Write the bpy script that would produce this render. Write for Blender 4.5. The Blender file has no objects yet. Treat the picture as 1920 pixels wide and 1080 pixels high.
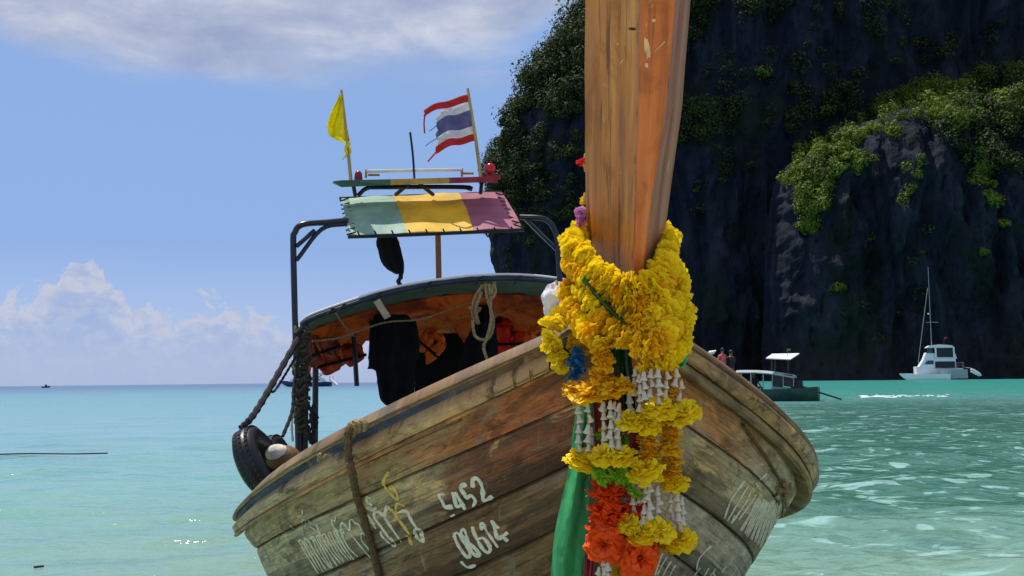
import bpy, math, random
import numpy as np
from mathutils import Vector, Matrix, Quaternion, noise as mnoise
from mathutils.bvhtree import BVHTree

rnd = random.Random(7)
SC = bpy.context.scene
COL = SC.collection

# ------------------------------------------------------------------ camera
EYE = 1.2                                    # eye height above the water
F, CX, CY = 1867.0, 960.0, 540.0             # focal length in photo pixels (1920 wide)
PITCH, ROLL = 0.09293, math.radians(0.62)
cp, sp = math.cos(PITCH), math.sin(PITCH)
FW = Vector((0, cp, sp)); U0 = Vector((0, -sp, cp)); R0 = Vector((1, 0, 0))
RT = math.cos(ROLL) * R0 - math.sin(ROLL) * U0
UP = math.sin(ROLL) * R0 + math.cos(ROLL) * U0
EYEV = Vector((0, 0, EYE))
cd = bpy.data.cameras.new('camera'); cam = bpy.data.objects.new('camera', cd); COL.objects.link(cam)
cd.sensor_width = 36; cd.lens = 36 * F / 1920; cd.clip_start = .05; cd.clip_end = 90000
cam.matrix_world = Matrix(((RT.x, UP.x, -FW.x, 0), (RT.y, UP.y, -FW.y, 0), (RT.z, UP.z, -FW.z, EYE), (0, 0, 0, 1)))
SC.camera = cam

# ------------------------------------------------------------------ light
SUN_EL, SUN_AZ = math.radians(67), math.radians(-40)      # azimuth from +Y, negative = towards -X
SUND = Vector((math.sin(SUN_AZ) * math.cos(SUN_EL), math.cos(SUN_AZ) * math.cos(SUN_EL), math.sin(SUN_EL)))
ld = bpy.data.lights.new('sun', 'SUN'); ld.energy = 4.6; ld.angle = math.radians(.53); ld.color = (1, .95, .86)
sun = bpy.data.objects.new('sun', ld); COL.objects.link(sun)
sun.rotation_euler = SUND.to_track_quat('Z', 'Y').to_euler(); sun.location = (0, 0, 60)
SC.view_settings.view_transform = 'Standard'; SC.view_settings.look = 'None'
SC.view_settings.gamma = 1; SC.view_settings.use_curve_mapping = False
SC.view_settings.exposure = 0.12
SC.render.engine = 'CYCLES'
SC.cycles.use_denoising = True
SC.cycles.max_bounces = 7; SC.cycles.transparent_max_bounces = 6
SC.cycles.sample_clamp_indirect = 6


class NT:
    """small helper for node graphs"""
    def __init__(s, nt): s.nt = nt
    def n(s, t, **kw):
        x = s.nt.nodes.new(t)
        for k, v in kw.items(): setattr(x, k, v)
        return x
    def put(s, sock, v):
        if hasattr(v, 'is_output'): s.nt.links.new(v, sock)
        elif v is not None: sock.default_value = v
    def m(s, op, a, b=None, c=None):
        x = s.n('ShaderNodeMath', operation=op)
        for i, v in enumerate((a, b, c)):
            if v is not None: s.put(x.inputs[i], v)
        return x.outputs[0]
    def ss(s, v, lo, hi, a=0., b=1.):
        x = s.n('ShaderNodeMapRange', interpolation_type='SMOOTHSTEP')
        for i, q in enumerate((v, lo, hi, a, b)): s.put(x.inputs[i], q)
        return x.outputs[0]
    def noise(s, vec, scale, detail=5, rough=.55, dist=0., out=0):
        x = s.n('ShaderNodeTexNoise')
        s.put(x.inputs['Vector'], vec); s.put(x.inputs['Scale'], scale)
        x.inputs['Detail'].default_value = detail; x.inputs['Roughness'].default_value = rough
        x.inputs['Distortion'].default_value = dist
        return x.outputs[out]
    def vscale(s, vec, sc, loc=(0, 0, 0)):
        x = s.n('ShaderNodeMapping'); s.put(x.inputs['Vector'], vec)
        x.inputs['Scale'].default_value = sc; x.inputs['Location'].default_value = loc
        return x.outputs[0]
    def mix(s, f, a, b, mode='MIX'):
        x = s.n('ShaderNodeMix', data_type='RGBA', blend_type=mode)
        s.put(x.inputs[0], f); s.put(x.inputs[6], col4(a)); s.put(x.inputs[7], col4(b))
        return x.outputs[2]
    def ramp(s, f, stops):
        x = s.n('ShaderNodeValToRGB'); s.put(x.inputs[0], f)
        e = x.color_ramp.elements
        while len(e) < len(stops): e.new(.5)
        for q, (p, c) in zip(e, stops): q.position = p; q.color = col4(c)
        return x.outputs[0]


def col4(c):
    if isinstance(c, (tuple, list)) and len(c) == 3: return (*c, 1)
    return c


def L(r, g, b):                              # sRGB 0-255 to linear
    f = lambda v: v / 255 / 12.92 if v <= 10 else ((v / 255 + .055) / 1.055) ** 2.4
    return (f(r), f(g), f(b))


# ------------------------------------------------------------------ sky
def build_world():
    w = bpy.data.worlds.new('World'); SC.world = w; w.use_nodes = True
    g = NT(w.node_tree)
    for x in list(w.node_tree.nodes): w.node_tree.nodes.remove(x)
    out = g.n('ShaderNodeOutputWorld'); bg = g.n('ShaderNodeBackground')
    STR = .1
    K = 1.08                                  # sky radiance that the exposure of .12 brings back
    bg.inputs[1].default_value = STR
    sky = g.n('ShaderNodeTexSky', sky_type='NISHITA', sun_disc=False)
    sky.sun_elevation = SUN_EL; sky.sun_rotation = SUN_AZ; sky.altitude = 0
    sky.air_density = 1.0; sky.dust_density = .35; sky.ozone_density = 2.2
    tc = g.n('ShaderNodeTexCoord'); d = tc.outputs['Generated']
    sx = g.n('ShaderNodeSeparateXYZ'); g.put(sx.inputs[0], d)
    az = g.m('MULTIPLY', g.m('ARCTAN2', sx.outputs[0], sx.outputs[1]), 57.2958)
    el = g.m('MULTIPLY', g.m('ARCSINE', sx.outputs[2]), 57.2958)
    # even the sky to the photograph's milky blue: a pale air layer low down
    base = g.mix(1., sky.outputs[0], (1.06, 1.0, 1.30), 'MULTIPLY')
    low = g.ss(el, 16., -1.)
    base = g.mix(g.m('MULTIPLY', low, .85), base, tuple(v / STR / K for v in L(160, 182, 221)))
    hi = g.ss(el, 1., 9.)
    hi2 = g.m('MULTIPLY', hi, g.ss(el, 60., 22.))
    base = g.mix(g.m('MULTIPLY', hi2, .92), base, tuple(v / STR / K for v in L(141, 175, 225)))
    # cumulus bank standing on the horizon
    def bump(c, wd, h):
        q = g.m('DIVIDE', g.m('SUBTRACT', az, c), wd)
        return g.m('MULTIPLY', g.m('EXPONENT', g.m('MULTIPLY', g.m('MULTIPLY', q, q), -1.)), h)
    top = g.m('ADD', bump(-23.6, 2.4, 3.7), bump(-16.2, 4.2, 2.2))
    top = g.m('ADD', top, bump(-29.5, 2.5, 1.6))
    cv = g.n('ShaderNodeCombineXYZ'); g.put(cv.inputs[0], az); g.put(cv.inputs[1], el)
    far = g.noise(g.vscale(cv.outputs[0], (.06, .0, 1), (7.3, 0, 0)), 1., 3)
    top = g.m('ADD', top, g.m('ADD', g.m('MULTIPLY', far, 4.4), .5))
    nz = g.noise(cv.outputs[0], .62, 7, .58, .6)
    nz2 = g.noise(g.vscale(cv.outputs[0], (.9, 1.3, 1), (3, 9, 0)), 1.1, 8, .62, .3)
    hgt = g.m('ADD', g.m('SUBTRACT', top, el), g.m('MULTIPLY', g.m('SUBTRACT', nz, .5), 6.))
    a = g.m('MULTIPLY', g.ss(hgt, .0, .55), g.ss(el, -.5, 4.5, .12, .84))
    rim = g.ss(hgt, 2.6, .2)
    body = g.m('ADD', g.m('MULTIPLY', rim, .75), g.m('MULTIPLY', g.ss(nz2, .4, .62), .5))
    ccol = g.ramp(body, [(0, tuple(v / STR / K for v in L(158, 178, 217))), (.45, tuple(v / STR / K for v in L(172, 187, 218))), (1, tuple(v / STR / K for v in L(199, 202, 217)))])
    colr = g.mix(a, base, ccol)
    # grey layer cloud higher up
    n3 = g.noise(g.vscale(cv.outputs[0], (.05, .20, 1), (1.7, 2.2, 0)), 1., 6, .55, .4)
    n4 = g.noise(g.vscale(cv.outputs[0], (.12, .24, 1), (5.1, 1.0, 0)), 1., 6, .6, .3)
    reach = g.m('ADD', 17.2, g.ss(az, -2., 8., 0, 5.))
    hh = g.m('ADD', g.m('SUBTRACT', el, reach), g.m('MULTIPLY', g.m('SUBTRACT', n3, .5), 9.))
    a2 = g.m('MULTIPLY', g.ss(hh, -1.2, 2.4), g.ss(el, 75., 30., .35, .95))
    c2 = g.ramp(n4, [(.36, tuple(v / STR / K for v in L(156, 168, 200))), (.52, tuple(v / STR / K for v in L(179, 188, 212))), (.68, tuple(v / STR / K for v in L(212, 215, 228)))])
    colr = g.mix(a2, colr, c2)
    g.put(bg.inputs[0], colr)
    w.node_tree.links.new(bg.outputs[0], out.inputs[0])


build_world()


# ------------------------------------------------------------------ mesh helpers
def W(px, py, d):
    """world point seen at photo pixel (px, py) at the distance d along the view axis"""
    return EYEV + d * (FW + ((px - CX) / F) * RT - ((py - CY) / F) * UP)


YAW, BX0, BY0 = .1868, .3477, 3.0
AX = Vector((-math.sin(YAW), math.cos(YAW), 0)); LN = Vector((math.cos(YAW), math.sin(YAW), 0))


def AP(s): return Vector((BX0, BY0, EYE)) + AX * s            # point on the boat's centre line, eye level


def on(px, py, s, off=0.):
    """point of the boat's cross plane at station s seen at a photo pixel"""
    r = FW + ((px - CX) / F) * RT - ((py - CY) / F) * UP
    t = (AP(s) - EYEV).dot(AX) / r.dot(AX)
    return EYEV + r * t + AX * off


class MB:
    def __init__(s): s.v = []; s.f = []; s.uv = []; s.mi = []
    def add(s, vs, fs, mi=0):
        o = len(s.v); s.v += [tuple(v) for v in vs]; s.f += [tuple(i + o for i in f) for f in fs]; s.mi += [mi] * len(fs)
    def tube(s, path, r, n=8, cap=True, mi=0):
        P = [Vector(p) for p in path]; m = len(P)
        R = r if isinstance(r, (list, tuple)) else [r] * m
        t0 = (P[1] - P[0]).normalized(); u = t0.orthogonal().normalized(); vs = []
        for i in range(m):
            t = (P[min(i + 1, m - 1)] - P[max(i - 1, 0)]).normalized()
            u = (u - t * u.dot(t)).normalized(); w = t.cross(u)
            for k in range(n):
                a = 2 * math.pi * k / n
                vs.append(P[i] + (u * math.cos(a) + w * math.sin(a)) * R[i])
        fs = [(i * n + k, i * n + (k + 1) % n, (i + 1) * n + (k + 1) % n, (i + 1) * n + k) for i in range(m - 1) for k in range(n)]
        if cap: fs += [tuple(range(n))[::-1], tuple((m - 1) * n + k for k in range(n))]
        s.add(vs, fs, mi)
    def box(s, c, ex, ey, ez, mi=0):
        c = Vector(c); ex, ey, ez = Vector(ex), Vector(ey), Vector(ez)
        vs = [c + ex * a + ey * b + ez * d for a in (-1, 1) for b in (-1, 1) for d in (-1, 1)]
        s.add(vs, [(0, 1, 3, 2), (4, 6, 7, 5), (0, 4, 5, 1), (2, 3, 7, 6), (0, 2, 6, 4), (1, 5, 7, 3)], mi)
    def hexa(s, q, mi=0):                    # eight corners: four of one end, four of the other
        s.add(q, [(0, 1, 2, 3), (7, 6, 5, 4), (0, 4, 5, 1), (1, 5, 6, 2), (2, 6, 7, 3), (3, 7, 4, 0)], mi)
    def ball(s, c, r, n=8, m=6, sq=(1, 1, 1), mi=0):
        c = Vector(c); vs = [c + Vector((0, 0, r * sq[2]))]
        for j in range(1, m):
            th = math.pi * j / m
            for k in range(n):
                a = 2 * math.pi * k / n
                vs.append(c + Vector((r * sq[0] * math.sin(th) * math.cos(a), r * sq[1] * math.sin(th) * math.sin(a), r * sq[2] * math.cos(th))))
        vs.append(c - Vector((0, 0, r * sq[2]))); e = len(vs) - 1
        fs = [(0, 1 + k, 1 + (k + 1) % n) for k in range(n)]
        for j in range(m - 2):
            fs += [(1 + j * n + k, 1 + (j + 1) * n + k, 1 + (j + 1) * n + (k + 1) % n, 1 + j * n + (k + 1) % n) for k in range(n)]
        fs += [(e, 1 + (m - 2) * n + (k + 1) % n, 1 + (m - 2) * n + k) for k in range(n)]
        s.add(vs, fs, mi)
    def grid(s, rows, mi=0, flip=False):
        n = len(rows[0]); o = len(s.v)
        vs = [p for r in rows for p in r]
        fs = [(i * n + k, i * n + k + 1, (i + 1) * n + k + 1, (i + 1) * n + k) for i in range(len(rows) - 1) for k in range(n - 1)]
        if flip: fs = [f[::-1] for f in fs]
        s.add(vs, fs, mi)
    def build(s, name, mat, parent=None, smooth=True, uv=None):
        me = bpy.data.meshes.new(name); me.from_pydata(s.v, [], s.f)
        for mm in (mat if isinstance(mat, (list, tuple)) else [mat]): me.materials.append(mm)
        if any(s.mi): me.polygons.foreach_set('material_index', s.mi)
        if smooth:
            me.polygons.foreach_set('use_smooth', [True] * len(me.polygons))
            try: me.set_sharp_from_angle(angle=math.radians(42))
            except Exception: pass
        if uv is not None:
            ul = me.uv_layers.new(name='UVMap')
            arr = np.array(uv, dtype=np.float32)
            idx = np.empty(len(me.loops), dtype=np.int32); me.loops.foreach_get('vertex_index', idx)
            ul.data.foreach_set('uv', arr[idx].ravel())
        me.update()
        o = bpy.data.objects.new(name, me); COL.objects.link(o)
        if parent is not None:
            o.parent = parent
            o.location = -chain_loc(parent)
        return o


def chain_loc(o):
    v = Vector((0, 0, 0))
    while o is not None: v += Vector(o.location); o = o.parent
    return v


def tag(o, label=None, cat=None, group=None, kind=None):
    if label: o['label'] = label
    if cat: o['category'] = cat
    if group: o['group'] = group
    if kind: o['kind'] = kind
    return o


def empty(name, loc, label, cat, group=None):
    o = bpy.data.objects.new(name, None); o.empty_display_size = .1; COL.objects.link(o); o.location = loc
    return tag(o, label, cat, group)


def smooth_path(P, n):
    P = [Vector(p) for p in P]; Q = [P[0] * 2 - P[1]] + P + [P[-1] * 2 - P[-2]]; out = []
    for i in range(len(P) - 1):
        a, b, c, d = Q[i:i + 4]
        for k in range(n):
            t = k / n
            out.append(.5 * ((2 * b) + (c - a) * t + (2 * a - 5 * b + 4 * c - d) * t * t + (3 * b - a - 3 * c + d) * t ** 3))
    out.append(P[-1]); return out


def lerp_tab(x, tab):
    return float(np.interp(x, [t[0] for t in tab], [t[1] for t in tab]))


# ------------------------------------------------------------------ materials
def newmat(name):
    m = bpy.data.materials.new(name); m.use_nodes = True
    nt = m.node_tree; b = nt.nodes['Principled BSDF']
    return m, NT(nt), b


def plain(name, colr, rough=.6, var=.25, scale=8., bump=.0, metal=0., spec=.4, stretch=(1, 1, 1), coord='Object', trans=0.):
    m, g, b = newmat(name)
    tc = g.n('ShaderNodeTexCoord'); v = g.vscale(tc.outputs[coord], stretch)
    nz = g.noise(v, scale, 6, .6)
    c = g.mix(g.ss(nz, .3, .7), tuple(x * (1 - var) for x in colr), tuple(min(1, x * (1 + var * .7)) for x in colr))
    g.put(b.inputs['Base Color'], c); b.inputs['Roughness'].default_value = rough
    b.inputs['Metallic'].default_value = metal; b.inputs['Specular IOR Level'].default_value = spec
    if bump:
        bp = g.n('ShaderNodeBump'); bp.inputs['Strength'].default_value = bump; bp.inputs['Distance'].default_value = .01
        g.put(bp.inputs['Height'], g.noise(v, scale * 3, 5)); g.put(b.inputs['Normal'], bp.outputs[0])
    if trans:
        t = g.n('ShaderNodeBsdfTranslucent'); g.put(t.inputs[0], c); mx = g.n('ShaderNodeMixShader'); mx.inputs[0].default_value = trans
        out = [x for x in g.nt.nodes if x.type == 'OUTPUT_MATERIAL'][0]
        g.nt.links.new(b.outputs[0], mx.inputs[1]); g.nt.links.new(t.outputs[0], mx.inputs[2]); g.nt.links.new(mx.outputs[0], out.inputs[0])
    return m


def wood(name, bow, aft, patch, split=1.1, dark=.35, patch_amt=.5, seed=0., rough=.62, orange=None):
    """weathered painted hull plank: paint worn differently from the bow to the stern (UV.x in metres along the plank)"""
    m, g, b = newmat(name)
    tc = g.n('ShaderNodeTexCoord'); uv = g.vscale(tc.outputs['UV'], (1, 1, 1), (seed, seed * 1.7, 0))
    ob = tc.outputs['Object']
    sx = g.n('ShaderNodeSeparateXYZ'); g.put(sx.inputs[0], tc.outputs['UV'])
    big = g.noise(g.vscale(uv, (1.3, 3., 1)), 1.6, 5, .6, .4)
    f = g.ss(g.m('ADD', sx.outputs[0], g.m('MULTIPLY', g.m('SUBTRACT', big, .5), 1.5)), split - .35, split + .35)
    c = g.mix(f, bow, aft)
    # scrapes and bleached patches
    pn = g.noise(g.vscale(uv, (2., 4.2, 1), (4.2, .7, 0)), 1.5, 8, .68, .8)
    c = g.mix(g.m('MULTIPLY', g.ss(pn, .555, .60), patch_amt), c, patch)
    # grain along the plank, grime and streaks
    gr = g.noise(g.vscale(uv, (1.2, 38., 1)), 2.2, 6, .65, .3)
    c = g.mix(g.m('MULTIPLY', g.ss(gr, .46, .66), .55), c, tuple(x * .30 for x in bow))
    mo = g.noise(g.vscale(uv, (5., 11., 1), (1, 6, 0)), 1.8, 8, .72, .6)
    c = g.mix(1., c, g.ramp(mo, [(.32, (.50, .46, .42)), (.5, (.95, .95, .95)), (.68, (1.45, 1.38, 1.22))]), 'MULTIPLY')
    gm = g.noise(g.vscale(uv, (3., 5., 1), (9, 3, 0)), 2.1, 9, .7, .5)
    c = g.mix(g.m('MULTIPLY', g.ss(gm, .53, .62), dark), c, (.022, .017, .011))
    sp = g.noise(g.vscale(uv, (1, 1, 1), (2, 8, 0)), 26., 4, .6)
    c = g.mix(g.m('MULTIPLY', g.ss(sp, .64, .72), .5), c, (.03, .024, .016))
    c = g.mix(1., c, (1.68, 1.39, 1.18), 'MULTIPLY')
    st2 = g.noise(g.vscale(uv, (1.1, 2.6, 1), (8, 4, 0)), 1.6, 7, .66, 1.)
    c = g.mix(g.m('MULTIPLY', g.ss(st2, .53, .63), .55), c, (.065, .045, .028))
    c = g.mix(g.m('MULTIPLY', g.ss(st2, .46, .36), .35), c, (.36, .33, .27))
    s1 = g.noise(g.vscale(uv, (34., 2.6, 1), (1, 9, 0)), 1., 4, .6, 1.2)
    c = g.mix(g.m('MULTIPLY', g.ss(s1, .655, .69), .55), c, (.42, .35, .22))
    s2 = g.noise(g.vscale(uv, (2.2, 60., 1), (6, 2, 0)), 1., 5, .6, .8)
    c = g.mix(g.m('MULTIPLY', g.ss(s2, .60, .64), .6), c, (.035, .026, .016))
    # grime that gathers along the seams
    e = g.m('MINIMUM', sx.outputs[1], g.m('SUBTRACT', .165, sx.outputs[1]))
    c = g.mix(g.m('MULTIPLY', g.ss(g.m('ADD', e, g.m('MULTIPLY', g.m('SUBTRACT', gm, .5), .06)), .014, .0), .55), c, (.03, .024, .016))
    g.put(b.inputs['Base Color'], c)
    g.put(b.inputs['Roughness'], g.ss(gm, .3, .7, rough - .12, rough + .2))
    b.inputs['Specular IOR Level'].default_value = .35
    bp = g.n('ShaderNodeBump'); bp.inputs['Strength'].default_value = .8; bp.inputs['Distance'].default_value = .007
    h = g.m('ADD', g.m('MULTIPLY', gr, .9), g.m('ADD', g.m('MULTIPLY', pn, .5), g.m('MULTIPLY', sp, .3)))
    g.put(bp.inputs['Height'], h); g.put(b.inputs['Normal'], bp.outputs[0])
    return m


def petal(name, colr, colr2, trans=.35):
    m, g, b = newmat(name)
    oi = g.n('ShaderNodeObjectInfo'); tc = g.n('ShaderNodeTexCoord')
    nz = g.noise(tc.outputs['Object'], 60., 3)
    c = g.mix(g.m('MULTIPLY', oi.outputs['Random'], .75), colr, colr2)
    c = g.mix(g.m('MULTIPLY', g.ss(nz, .45, .75), .5), c, colr2)
    g.put(b.inputs['Base Color'], c); b.inputs['Roughness'].default_value = .55; b.inputs['Specular IOR Level'].default_value = .25
    t = g.n('ShaderNodeBsdfTranslucent'); g.put(t.inputs[0], c); mx = g.n('ShaderNodeMixShader'); mx.inputs[0].default_value = trans
    out = [x for x in g.nt.nodes if x.type == 'OUTPUT_MATERIAL'][0]
    g.nt.links.new(b.outputs[0], mx.inputs[1]); g.nt.links.new(t.outputs[0], mx.inputs[2]); g.nt.links.new(mx.outputs[0], out.inputs[0])
    return m


M = {}
M['black_metal'] = plain('black_metal', (.012, .014, .02), .35, .3, 20)
M['navy_metal'] = plain('navy_metal', (.012, .018, .035), .3, .3, 14)
M['dark_wood'] = plain('dark_wood', (.05, .035, .022), .7, .4, 9, .4, stretch=(6, 6, 1))
M['inner_wood'] = plain('inner_wood', (.09, .06, .035), .75, .4, 6, .3)
M['black_cloth'] = plain('black_cloth', (.008, .008, .010), .9, .3, 14, .3, spec=.1)
M['rubber'] = plain('rubber', (.012, .012, .013), .38, .4, 18, .2)
M['rope_tan'] = plain('rope_tan', (.32, .23, .11), .9, .35, 60, .8)
M['rope_brown'] = plain('rope_brown', (.15, .09, .04), .9, .35, 60, .8)
M['rope_dark'] = plain('rope_dark', (.018, .016, .016), .9, .4, 40, .8)
M['white_paint'] = plain('white_paint', (.78, .78, .76), .45, .08, 6)
M['letter_white'] = plain('letter_white', (.80, .74, .54), .6, .15, 60)
M['letter_faded'] = plain('letter_faded', (.60, .58, .44), .6, .35, 60)
M['letter_gold'] = plain('letter_gold', (.80, .55, .12), .6, .2, 50)
M['letter_fresh'] = plain('letter_fresh', (.88, .83, .66), .6, .12, 60)
M['bell'] = plain('bell', (.72, .67, .55), .5, .12, 40, trans=.25)
M['string'] = plain('string', (.55, .35, .05), .8, .2, 40)
M['red_lens'] = plain('red_lens', (.55, .012, .012), .2, .2, 10)
M['red_dark'] = plain('red_dark', (.20, .01, .015), .25, .3, 10)
M['chrome'] = plain('chrome', (.72, .73, .75), .3, .1, 10)
M['bamboo'] = plain('bamboo', (.42, .33, .12), .55, .3, 20, stretch=(1, 1, .2))
M['yellow'] = petal('petal_yellow', (.97, .80, .018), (.95, .68, .010), .30)
M['gold'] = petal('petal_gold', (.94, .62, .010), (.84, .44, .006), .30)
M['orange'] = petal('petal_orange', (.95, .17, .016), (.88, .09, .012), .38)
M['lime'] = petal('petal_lime', (.30, .62, .02), (.18, .46, .02))
M['blue_petal'] = petal('petal_blue', (.035, .27, .58), (.02, .16, .42), .25)
M['purple_petal'] = petal('petal_purple', (.50, .14, .55), (.70, .35, .62), .3)
M['red_petal'] = petal('petal_red', (.75, .02, .03), (.6, .03, .04), .3)
M['green_satin'] = plain('green_satin', (.075, .48, .18), .55, .25, 7, .3, trans=.40, stretch=(4, 4, .4))
M['green_dark'] = plain('green_dark', (.005, .055, .012), .45, .35, 12, trans=.15)
M['red_cloth'] = plain('red_cloth', (.22, .008, .008), .6, .35, 14, trans=.15)
M['pink_cloth'] = plain('pink_cloth', (.65, .03, .10), .5, .25, 14, trans=.3)
M['yellow_cloth'] = plain('yellow_cloth', (.80, .55, .01), .55, .15, 14, trans=.45)
M['white_cloth'] = plain('white_cloth', (.75, .75, .77), .8, .1, 20, .6, trans=.2)
M['flag_red'] = plain('flag_red', (.56, .045, .035), .8, .2, 14, trans=.45)
M['flag_white'] = plain('flag_white', (.72, .72, .74), .8, .15, 14, trans=.4)
M['flag_blue'] = plain('flag_blue', (.17, .18, .36), .8, .25, 14, trans=.4)
M['awning_mint'] = plain('awning_mint', (.42, .59, .48), .6, .20, 4, trans=.45)
M['awning_yellow'] = plain('awning_yellow', (.86, .60, .06), .6, .20, 4, trans=.45)
M['awning_pink'] = plain('awning_pink', (.53, .21, .28), .6, .20, 4, trans=.45)
M['board_green'] = plain('board_green', (.03, .10, .05), .5, .3, 12)
M['board_yellow'] = plain('board_yellow', (.38, .24, .02), .5, .3, 12)
M['board_red'] = plain('board_red', (.26, .015, .02), .5, .3, 12)
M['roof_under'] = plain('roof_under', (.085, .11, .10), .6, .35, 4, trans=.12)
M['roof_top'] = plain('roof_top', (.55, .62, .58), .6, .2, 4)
M['roof_beam'] = plain('roof_beam', (.012, .03, .05), .5, .3, 8)
M['vest_orange'] = plain('vest_orange', (.88, .16, .016), .75, .35, 9, .4, trans=.22)
M['vest_red'] = plain('vest_red', (.55, .06, .02), .75, .35, 9, .4, trans=.22)
M['vest_maroon'] = plain('vest_maroon', (.26, .05, .035), .75, .35, 9, .4, trans=.15)
M['slat_wood'] = plain('slat_wood', (.34, .31, .23), .7, .3, 14)
M['buoy_brown'] = plain('buoy_brown', (.16, .075, .02), .6, .4, 9, .4)
M['buoy_white'] = plain('buoy_white', (.62, .56, .45), .7, .3, 12, .4)


for nm in ('letter_white', 'letter_faded', 'letter_gold', 'letter_fresh'):
    g = NT(M[nm].node_tree); b = M[nm].node_tree.nodes['Principled BSDF']; src = b.inputs['Base Color'].links[0].from_socket
    tc = g.n('ShaderNodeTexCoord'); wn = g.noise(tc.outputs['Object'], 55., 6, .7)
    g.put(b.inputs['Base Color'], g.mix(g.m('MULTIPLY', g.ss(wn, .52, .62), .2 if nm == 'letter_fresh' else .4), src, (.13, .10, .055)))


# ------------------------------------------------------------------ sea and beach
def build_sea():
    H = EYE
    rows = []
    px = 470.
    while px > .9:
        rows.append(H * F / px); px -= 1.45 if px > 30 else max(.35, px * .05)
    rows = [.4, 1.2, 2., 2.7, 3.4, 4.1] + rows + [3200., 5000., 9000., 20000., 60000.]
    az = [math.radians(a) for a in np.linspace(-33, 33, 430)] + [math.radians(a) for a in np.linspace(36, 324, 74)]
    r = np.array(rows)[:, None]; a = np.array(az)[None, :]
    X = r * np.sin(a); Y = r * np.cos(a); Z = np.zeros_like(X)
    dr = np.gradient(np.array(rows))[:, None]
    rg = np.random.default_rng(3)
    for i in range(46):
        lam = .16 * (26 ** (i / 45.)); th = rg.normal(.06, .30) + math.pi / 2
        k = 2 * math.pi / lam; amp = .0128 * lam ** .9 * (.55 if lam > 1.8 else 1)
        fade = np.clip((lam / (2.6 * dr) - .8), 0, 1)
        ph = k * (X * math.cos(th) + Y * math.sin(th)) + rg.uniform(0, 7)
        grp = .6 + .6 * np.sin(X * rg.normal(0, .35) + Y * rg.normal(0, .5) + rg.uniform(0, 6))
        w = np.sin(ph + .5 * np.sin(ph * .5 + i)); w = w + .25 * np.cos(2 * ph)
        Z += amp * fade * w * grp * np.clip(.70 + 1.1 * X / np.maximum(Y, 1.), .46, 1.)
    n, m = X.shape
    Z[-4:] = 0
    vs = np.stack([X, Y, Z], -1).reshape(-1, 3)
    i, k = np.meshgrid(np.arange(n - 1), np.arange(m), indexing='ij'); k2 = (k + 1) % m
    fs = np.stack([i * m + k, i * m + k2, (i + 1) * m + k2, (i + 1) * m + k], -1).reshape(-1, 4)
    me = bpy.data.meshes.new('sea'); me.from_pydata(vs.tolist(), [], fs.tolist())
    me.polygons.foreach_set('use_smooth', [True] * len(me.polygons))
    ma, g, b = newmat('sea_water')
    geo = g.n('ShaderNodeNewGeometry'); P = geo.outputs['Position']
    s = g.n('ShaderNodeSeparateXYZ'); g.put(s.inputs[0], P)
    dist = g.m('SQRT', g.m('ADD', g.m('POWER', s.outputs[0], 2.), g.m('POWER', s.outputs[1], 2.)))
    lg = g.m('LOGARITHM', g.m('MAXIMUM', dist, 1.), 10.)
    wob = g.noise(g.vscale(P, (.05, .03, 1)), 1., 4, .6)
    lg2 = g.m('ADD', lg, g.m('MULTIPLY', g.m('SUBTRACT', wob, .5), .25))
    # sand shows through near the shore, then turquoise shallows, then the deep blue of the open sea
    c = g.ramp(g.m('DIVIDE', lg2, 4.), [(.19, (.19, .32, .24)), (.27, (.165, .35, .30)), (.36, (.15, .325, .325)), (.52, (.105, .27, .30)), (.60, (.07, .17, .25)), (.68, (.05, .11, .20))])
    rel = g.m('DIVIDE', s.outputs[0], g.m('MAXIMUM', s.outputs[1], 1.))
    # deeper water to the right, with the cliff's dark reflection painted into its colour
    dk = g.m('MULTIPLY', g.ss(g.m('ADD', rel, g.m('MULTIPLY', g.m('SUBTRACT', wob, .5), .2)), .02, .34), g.m('MULTIPLY', g.ss(s.outputs[1], 62., 34., .28, 1.), g.ss(s.outputs[1], 6.4, 10.5, .12, 1.)))
    c = g.mix(dk, c, g.mix(.86, c, (.030, .125, .080)))
    c = g.mix(g.m('MULTIPLY', g.ss(rel, .10, .30), g.ss(s.outputs[1], 40., 75., 0., .8)), c, (.035, .28, .225))
    st = g.noise(g.vscale(P, (.5, 1.2, 1)), 1., 5, .6)
    c = g.mix(g.m('MULTIPLY', g.ss(st, .42, .72), .5), c, g.mix(1., c, (.70, .82, .95), 'MULTIPLY'))
    # bright flecks painted into the colour for sky glints on the chop
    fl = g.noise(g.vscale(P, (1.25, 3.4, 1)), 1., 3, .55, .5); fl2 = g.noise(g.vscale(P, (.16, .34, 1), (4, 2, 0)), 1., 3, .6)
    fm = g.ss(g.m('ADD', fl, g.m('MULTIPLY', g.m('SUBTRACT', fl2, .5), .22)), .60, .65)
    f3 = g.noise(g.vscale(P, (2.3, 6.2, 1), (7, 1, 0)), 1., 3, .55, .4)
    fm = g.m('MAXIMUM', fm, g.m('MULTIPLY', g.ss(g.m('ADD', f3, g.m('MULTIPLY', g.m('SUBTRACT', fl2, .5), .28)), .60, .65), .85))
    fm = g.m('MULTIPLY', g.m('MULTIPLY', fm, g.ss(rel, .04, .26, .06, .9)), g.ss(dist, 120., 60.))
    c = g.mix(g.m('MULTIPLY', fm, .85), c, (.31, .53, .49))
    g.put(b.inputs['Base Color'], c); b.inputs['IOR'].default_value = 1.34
    g.put(b.inputs['Roughness'], g.ss(lg, .8, 2.4, .13, .30)); b.inputs['Specular IOR Level'].default_value = .52
    h = None
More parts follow.
